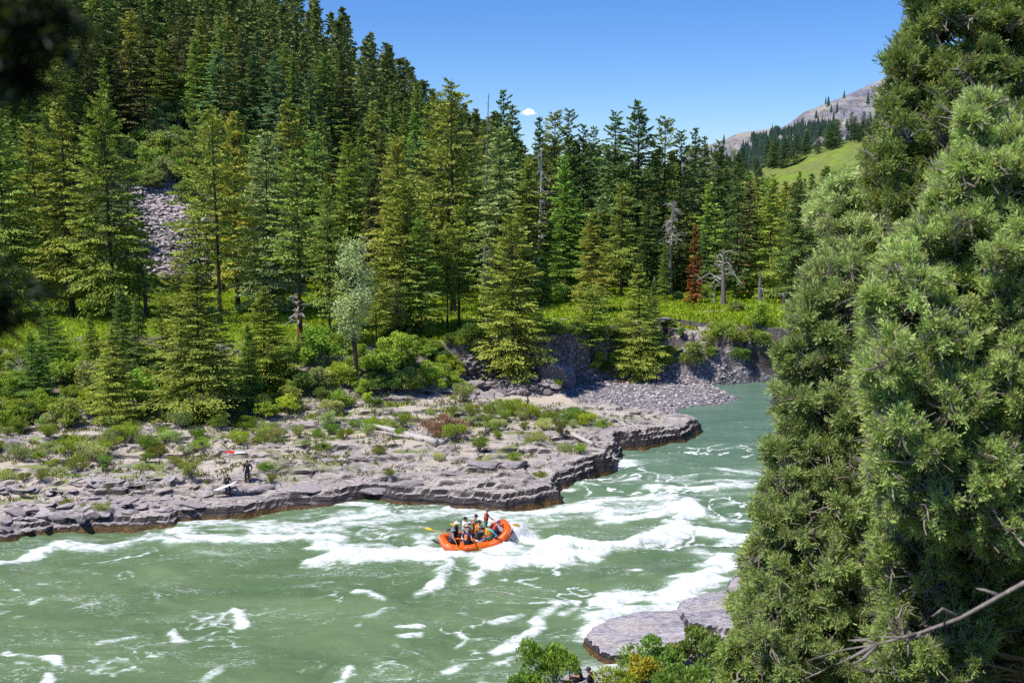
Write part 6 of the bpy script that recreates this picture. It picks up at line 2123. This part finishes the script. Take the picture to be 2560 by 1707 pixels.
        obj('belt', sp.mesh('belt', cloth((.02, .02, .02))), vo)
    if hair:
        bm = bmesh.new(); bmesh.ops.create_icosphere(bm, subdivisions=3, radius=1)
        bmesh.ops.delete(bm, geom=[v for v in bm.verts if v.co.z < -.25 or (v.co.x > .35 and v.co.z < .45)], context='VERTS')
        hm = bpy.data.meshes.new('hair'); bm.to_mesh(hm); bm.free()
        V = np.array([v.co[:] for v in hm.vertices])
        W = head - hl * .012 + hu * .018 + (V[:, :1] * hl * .098 + V[:, 1:2] * hs_ * .089 + V[:, 2:] * hu * .108)
        hm.vertices.foreach_set('co', W.astype(np.float32).ravel()); hm.materials.append(cloth(hair)); obj('hair', hm, e)
    if hat:
        kind, colr = hat
        so = Soup()
        bm = bmesh.new(); bmesh.ops.create_icosphere(bm, subdivisions=3, radius=1)
        bmesh.ops.delete(bm, geom=[v for v in bm.verts if v.co.z < (-.30 if kind == 'helmet' else -.06)], context='VERTS')
        bm.verts.index_update()
        V = np.array([v.co[:] for v in bm.verts]); Fc = np.array([[v.index for v in f.verts] for f in bm.faces]); bm.free()
        g = 1.12 if kind == 'helmet' else 1.0
        c0 = head + hu * (.045 if kind != 'helmet' else .025) - hl * .008
        so.add(c0 + (V[:, :1] * hl * .112 * g + V[:, 1:2] * hs_ * .100 * g + V[:, 2:] * hu * .105 * g), Fc)
        if kind == 'cap':
            ts = np.linspace(-1, 1, 9); rows = []
            for q in (0, .5, 1): rows.append([c0 + hs_ * t * .085 + hl * (.065 + .05 * (1 - t * t) + q * .075 * (1 - t * t * .55)) - hu * (.012 * q + .014 * t * t) for t in ts])
            so.add(np.array(rows).reshape(-1, 3), grid_faces(9, 3))
        elif kind in ('brim', 'bucket'):
            wbr = .095 if kind == 'brim' else .055
            an_ = np.linspace(0, 6.283, 25); rows = []
            for q in (0, .5, 1): rows.append([c0 + (hl * math.cos(a) * (.108 + wbr * q) + hs_ * math.sin(a) * (.098 + wbr * q)) - hu * (.02 * q + (.03 * q if kind == 'bucket' else 0)) for a in an_])
            so.add(np.array(rows).reshape(-1, 3), grid_faces(25, 3))
        obj('helmet' if kind == 'helmet' else 'hat', so.mesh('hat', cloth(colr), True), e)
    return e


# ------------------------------------------------------------------ raft
def closed_tube(path, radii, n=14):
    path = np.asarray(path); m = len(path)
    T = np.roll(path, -1, 0) - np.roll(path, 1, 0); T /= np.linalg.norm(T, axis=1)[:, None]
    up = np.array([0, 0, 1.0]); U = np.cross(T, up); U /= np.linalg.norm(U, axis=1)[:, None]; V = np.cross(U, T)
    an = np.linspace(0, 2 * math.pi, n, endpoint=False)
    vs = path[:, None] + (U[:, None] * np.cos(an)[None, :, None] + V[:, None] * np.sin(an)[None, :, None]) * np.broadcast_to(radii, (m,))[:, None, None]
    fs = [(i * n + k, i * n + (k + 1) % n, ((i + 1) % m) * n + (k + 1) % n, ((i + 1) % m) * n + k) for i in range(m) for k in range(n)]
    return vs.reshape(-1, 3), np.array(fs)


RA = np.array(P(1106, 1362, .25)); RB = np.array(P(1272, 1328, .75))
RAFT_YAW = math.atan2(RB[1] - RA[1], RB[0] - RA[0])
RAFT_C = (RA + RB) / 2
RL, RW = 2.12, 1.06


def raft_path(n=72):
    t = np.linspace(0, 2 * math.pi, n, endpoint=False)
    c, s = np.cos(t), np.sin(t)
    x = RL * np.sign(c) * np.abs(c) ** .55; y = RW * np.sign(s) * np.abs(s) ** .42
    k = x / RL
    z = .27 + np.where(k > 0, .62 * np.clip((k - .35) / .65, 0, 1) ** 1.7, .26 * np.clip((-k - .45) / .55, 0, 1) ** 1.7)
    return np.stack([x, y, z], -1)


RAFT_M = Matrix.LocRotScale(Vector((RAFT_C[0], RAFT_C[1], .12)), Matrix.Rotation(RAFT_YAW, 3, 'Z').to_quaternion() @ Matrix.Rotation(-.085, 3, 'Y').to_quaternion() @ Matrix.Rotation(.10, 3, 'X').to_quaternion(), Vector((1, 1, 1)))


def raft_pt(x, y, z): return tuple(RAFT_M @ Vector((x, y, z)))


def build_raft():
    rub = plain('raft_rubber', (.88, .135, .006), .38, .10, 3, 0, .5)
    rub2 = plain('raft_rubber_dark', (.62, .05, .006), .42, .12, 3, 0, .5)
    e = empty('raft', RAFT_M.translation); e.rotation_mode = 'QUATERNION'; e.rotation_quaternion = RAFT_M.to_quaternion()
    tag(e, 'big orange inflatable raft full of paddlers riding into the white wave', 'raft')
    p = raft_path()
    so = Soup(); v, f = closed_tube(p, .26); so.add(v, f)
    obj('hull_tube', so.mesh('raft_tube', rub, True), e)
    # floor
    inner = p.copy(); inner[:, :2] *= .93; inner[:, 2] -= .16
    cen = np.array([[x, 0, z] for x, z in zip(inner[:, 0], inner[:, 2])])
    V = np.vstack([inner, cen]); m = len(p)
    fs = np.array([(i, (i + 1) % m, m + (i + 1) % m, m + i) for i in range(m)])
    obj('floor', np_mesh('raft_floor', V, fs, plain('raft_floor_fabric', (.30, .28, .30), .6, .2, 4)), e)
    for x in (-1.12, -.25, .66):
        v, f = capsule((x, -.92, .34), (x, .92, .34), .20, .20, 14)
        obj('thwart', Soup().add(v, f).mesh('raft_thwart', rub, True), e)
    # lower rub strake and seams
    q = p.copy(); q[:, 0] *= 1.0 + .235 / RL; q[:, 1] *= 1 + .235 / RW; q[:, 2] -= .09
    v, f = closed_tube(q, .03, 6); obj('rub_strake', Soup().add(v, f).mesh('raft_strake', rub2, True), e)
    # grab line draped round the outside
    n = 240; t = np.linspace(0, 2 * math.pi, n, endpoint=False)
    idx = t / (2 * math.pi) * len(p); i0 = idx.astype(int) % len(p); i1 = (i0 + 1) % len(p); fr = (idx - idx.astype(int))[:, None]
    g = p[i0] * (1 - fr) + p[i1] * fr
    g[:, 0] *= 1 + .20 / RL; g[:, 1] *= 1 + .20 / RW; g[:, 2] += .19 - .07 * np.abs(np.sin(t * 9))
    v, f = closed_tube(g, .014, 5); obj('grab_line', Soup().add(v, f).mesh('raft_grab_line', cloth((.70, .66, .66))), e)
    # stern lashing: white and purple straps over the left end
    for k, x in enumerate((-1.45, -1.65)):
        ys = np.linspace(-.9, .3, 9)
        path = np.array([(x + .1 * math.sin(y * 3), y, .34 + .03 * math.cos(y * 5)) for y in ys])
        v, f = tube_arr(path, .035, 6); obj('strap', Soup().add(v, f).mesh('raft_strap', cloth([WHITE, PURPLE][k])), e)
    for x, y, c in ((-1.0, -.2, WHITE), (-1.4, -.25, WHITE), (-.7, .3, (.02, .02, .03))):
        v, f = ellip((x, y, .30), (.30, .22, .14)); s2 = Soup().add(v, f)
        tag(obj('gear_bag', s2.mesh('gear_bag', cloth(c), True), None, None), None)
        o = bpy.data.objects[-1] if False else COL.objects[-1]
        o.matrix_world = RAFT_M
    return e


build_raft()
_bags = [o for o in COL.objects if o.name.startswith('gear_bag')]
for o, l in zip(_bags, ['white bag lying in the middle of the raft floor', 'white bag lying in the left end of the raft', 'black bag lying on the far side of the raft floor']):
    tag(o, l, 'bag')


def paddle(label, grip, tip, shaft, blade=(.86, .50, .01)):
    g = np.array(grip); t = np.array(tip); d = t - g; L = np.linalg.norm(d); d /= L
    e = empty('paddle', g); tag(e, label, 'paddle')
    v, f = tube_arr(np.array([g - g, d * (L * .7)]), .018, 8); so = Soup().add(v, f)
    side = np.cross(d, (0, 0, 1.0)); side /= np.linalg.norm(side)
    v, f = tube_arr(np.array([-side * .06, side * .06]), .02, 6); so.add(v, f)
    obj('shaft', so.mesh('paddle_shaft', cloth(shaft, .4)), e)
    nrm = np.array([.25, -.75, .62]); nrm -= d * np.dot(nrm, d); nrm /= np.linalg.norm(nrm); w = np.cross(d, nrm)
    ts = np.linspace(0, 1, 8); prof = np.array([.018, .05, .088, .102, .105, .102, .088, .05])
    rows = []
    for sgn in (1, -1):
        for tt, pw in zip(ts, prof):
            c = d * (L * (.66 + .34 * tt))
            rows.append([c + w * pw * q + nrm * sgn * (.010 * (1 - q * q) + .002) for q in (-1, -.5, 0, .5, 1)])
    V = np.array(rows).reshape(-1, 3); Fc = np.vstack([grid_faces(5, 8), grid_faces(5, 8) + 40])
    obj('blade', np_mesh('paddle_blade', V, Fc, cloth(blade, .4), None, True), e)
    return g, t


def along(pd, k): return tuple(pd[0] + (pd[1] - pd[0]) * k) + (1.0,)


p1 = paddle('yellow paddle sticking out left over the water from the raft', P(1118, 1334, 1.15), P(1063, 1319, .8), YELLOW)
p2 = paddle('paddle with blue shaft and yellow blade behind the raft', P(1160, 1325, 1.25), P(1127, 1308, .9), (.02, .16, .32))
p3 = paddle('all yellow paddle dipping into the water before the raft', P(1133, 1340, 1.25), P(1153, 1387, .02), YELLOW)
p4 = paddle('paddle with pale blue shaft crossing the near tube', P(1204, 1326, 1.35), P(1236, 1356, .35), (.45, .52, .68))
p5 = paddle('paddle with dark shaft and yellow blade at right front of raft', P(1238, 1333, 1.25), P(1262, 1357, .35), (.03, .03, .05))
p6 = paddle('pink shafted paddle reaching out right beyond the raft bow', P(1246, 1307, 1.5), P(1299, 1313, .95), (.72, .06, .13))
p7 = paddle('orange yellow paddle along the near tube beside the navy vest', P(1180, 1350, 1.05), P(1203, 1373, .25), (.80, .35, .02))

Y0 = RAFT_YAW


def seat(x, y, z=.50): return raft_pt(x * .84, y * .95, z)


person('person in grey hood and dark vest paddling at the left end of the raft', seat(-2.05, -.30, .47), Y0 - .25, hands={1: along(p3, .02), -1: along(p3, .42)}, shirt=GREY, sleeves='long', pants=BLACK, long_pants=True, vest=(.10, .13, .20), hat=('bucket', (.26, .27, .33)), hair=(.20, .21, .26), lean=.15)
person('person in wide white sun hat and black vest on the far left tube', seat(-1.45, .62, .48), Y0 - .5, hands={1: along(p1, .05), -1: along(p1, .30)}, shirt=(.03, .03, .035), sleeves='long', pants=BLACK, long_pants=True, vest=BLACK, pad=(.62, .30, .20), hat=('brim', (.80, .76, .72)), lean=.1)
person('person in white shirt and dark cap raising an arm on the far tube', seat(-.62, .95, .52), Y0 + .1, hands={1: (.30, .12, .25), -1: (.52, -.12, .58)}, shirt=WHITE, sleeves='long', pants=(.03, .03, .05), vest=None, hat=('cap', (.03, .03, .04)), pad=None, lean=.05)
person('person in teal shirt with hands at the face on the far tube', seat(.28, .98, .55), Y0 - .05, hands={1: (.34, .06, .52), -1: (.36, -.08, .48)}, shirt=TEAL, sleeves='long', pants=(.03, .03, .05), vest=(.50, .10, .03), hat=('cap', PURPLE), lean=.05)
person('tall guide in navy shirt and orange vest standing highest in the raft', seat(1.02, .62, .20), Y0 - .15, seated=False, hands={1: (.42, .10, .98), -1: along(p6, .04)}, legs={1: (.12, .16, .08), -1: (-.1, -.14, .08)}, shirt=NAVY, pants=(.05, .28, .28), vest=(.70, .12, .03), hat=('cap', (.22, .17, .25)), lean=.12, scale=1.04)
person('person in pale cap and dark vest sitting in the raft middle', seat(-.62, .18, .48), Y0 + .2, hands={1: (.34, .20, .28), -1: (.36, -.12, .20)}, shirt=(.66, .42, .32), sleeves='short', pants=(.05, .05, .06), vest=BLACK, hat=('cap', (.68, .55, .46)), lean=.2)
person('person with peach sleeves and white trousers left of the raft middle', seat(-1.0, -.10, .45), Y0 + .1, hands={1: (.34, .22, .24), -1: (.40, -.16, .30)}, shirt=(.70, .45, .34), sleeves='long', pants=WHITE, long_pants=True, vest=(.04, .04, .06), hat=('cap', (.72, .52, .40)), lean=.28)
person('person in navy vest with orange back patches on the near tube', seat(-.98, -.92, .50), Y0 + .75, hands={1: (.40, .10, .32), -1: along(p7, .06)}, shirt=(.02, .03, .13), pants=BLACK, vest=(.015, .02, .09), pad=(.80, .24, .08), hair=(.28, .27, .28), lean=.18)
person('person in grey cap and black vest leaning on the near tube', seat(-.12, -.88, .50), Y0 + .35, hands={1: along(p4, .05), -1: along(p4, .45)}, shirt=(.02, .02, .025), pants=WHITE, vest=BLACK, pad=(.06, .08, .10), hat=('cap', (.34, .27, .34)), lean=.2)
person('dark haired person in yellow orange vest in the raft centre', seat(.22, .20, .48), Y0 + .1, hands={1: (.36, .18, .24), -1: (.38, -.14, .26)}, shirt=(.03, .03, .05), pants=(.02, .20, .24), vest=(.85, .30, .01), pad=(.85, .36, .01), hair=(.02, .015, .012), lean=.15)
person('person in white helmet and yellow vest over teal on the near tube', seat(.72, -.80, .52), Y0 + .55, hands={1: along(p5, .02), -1: along(p5, .38)}, shirt=(.04, .42, .45), sleeves='long', pants=(.03, .33, .36), vest=(.80, .33, .01), pad=(.86, .40, .01), hat=('helmet', (.80, .76, .72)), hair=None, lean=.2)
person('person in pink shirt and purple vest leaning toward the raised bow', seat(1.38, -.42, .55), Y0 + .25, hands={1: along(p6, .22), -1: (.50, -.16, .34)}, shirt=PINK, sleeves='long', pants=PURPLE, vest=(.05, .03, .09), pad=(.75, .07, .03), hat=('cap', (.14, .15, .26)), lean=.45)

# ------------------------------------------------------------------ surfers on the shelf
K_ = 2560 / 2352


def surfboard(label, centre, direction, normal, L, W, tailcol=None):
    d = np.array(direction, float); d /= np.linalg.norm(d); n = np.array(normal, float); n -= d * np.dot(n, d); n /= np.linalg.norm(n); w = np.cross(n, d)
    ts = np.linspace(-1, 1, 25)
    rows = []
    for t in ts:
        half = W * .5 * (max(0, 1 - abs(t) ** 2.6)) ** .62 * (1 - .12 * t)
        half = max(half, .004)
        rk = .07 * (t * t) * (1 if t > 0 else .5)
        ring = [d * L * .5 * t + w * half * math.cos(a) + n * (.03 * math.sin(a) * (1 - .7 * t * t) + rk) for a in np.linspace(0, 2 * math.pi, 14, endpoint=False)]
        rows.append(ring)
    V = np.array(rows).reshape(-1, 3)
    fs = [(i * 14 + k, i * 14 + (k + 1) % 14, (i + 1) * 14 + (k + 1) % 14, (i + 1) * 14 + k) for i in range(24) for k in range(14)]
    e = empty('surfboard', centre); tag(e, label, 'surfboard')
    obj('deck', np_mesh('surfboard_deck', V, np.array(fs), plain('board_white_%d' % int(L * 100), (.80, .80, .82), .3, .05), None, True), e)
    if tailcol:
        V2 = V.reshape(25, 14, 3)[:12] * 1.0
        cv = V2.mean(1, keepdims=True); V2 = cv + (V2 - cv) * np.array([1.06]) + n * .012
        fs2 = [(i * 14 + k, i * 14 + (k + 1) % 14, (i + 1) * 14 + (k + 1) % 14, (i + 1) * 14 + k) for i in range(11) for k in range(14)]
        obj('cover', np_mesh('board_cover', V2.reshape(-1, 3), np.array(fs2), cloth(tailcol), None, True), e)
    for s in (-.12, 0, .12):
        b = -d * L * (.40 if s else .44) + w * s; ff = np.array([b - d * .05, b + d * .06, b - d * .06 - n * .10])
        V3 = np.vstack([ff, ff + w * .008]); F3 = np.array([(0, 1, 2, 2), (3, 5, 4, 4), (0, 3, 4, 1), (1, 4, 5, 2), (2, 5, 3, 0)])
        obj('fin', Soup().add(V3, F3).mesh('fin', cloth((.05, .05, .10))), e)
    return e


gx, gy, gz = ground_along(620, 1210, 74, 130)
person('barefoot surfer in black wetsuit standing on the rock shelf', (gx, gy, gz + .01), -math.pi / 2 - .25, seated=False, lean=.03, hands={1: (.10, .34, .98), -1: (.04, -.30, .82)}, sleeves='long', long_pants=True, wetsuit=(.012, .014, .022), hair=(.03, .02, .015), head_turn=-.5, head_nod=.35,
       legs={1: (.02, .13, .085), -1: (.02, -.11, .085)}, skin=SKIN2, scale=1.0)
hx, hy, hz = ground_along(570, 1241, 74, 130)
person('surfer in black wetsuit holding a white board, hand at the mouth', (hx, hy, hz - .02), -math.pi / 2 + .30, seated=False, lean=.10, hands={1: (.36, .06, 1.42), -1: (.30, -.06, 1.30)}, sleeves='long', long_pants=True, wetsuit=(.012, .014, .020), hair=(.12, .06, .03),
       legs={1: (.22, .16, .10), -1: (-.06, -.14, .085)}, skin=SKIN2, head_nod=.2, scale=.92)
c0 = np.array(PD(565, 1213, hy - .42)); t0 = np.array(PD(591, 1205, hy - .30)); s0 = np.array(PD(538, 1225, hy - .55))
surfboard('white surfboard carried across the front of one surfer', (t0 + s0) / 2, t0 - s0, (0, -.12, .99), 1.85, .46)
bx_, by_, bz_ = ground_along(590, 1145, 74, 130)
surfboard('white surfboard with red cover lying flat on the rock', (bx_, by_, bz_ + .16), (1, -.12, 0), (0, -.12, 1), 1.8, .52, (.70, .02, .015))

# ------------------------------------------------------------------ two people at the bottom edge
a_ = P(1480, 1722, .55); b_ = P(1450, 1700, .55)
person('seated man in black shirt and dark cap at the bottom edge', a_, math.pi - .35, hands=None, shirt=(.015, .014, .02), pants=(.08, .14, .30), long_pants=True, hat=('cap', (.05, .04, .06)), lean=.18, head_nod=.1)
person('seated person in lime green helmet half hidden by the willow', b_, math.pi + .35, hands={1: (.36, .10, .30), -1: (.30, -.06, .42)}, shirt=(.015, .015, .018), pants=(.02, .02, .025), hat=('helmet', (.35, .80, .22)), hair=None, skin=SKIN, lean=.28)
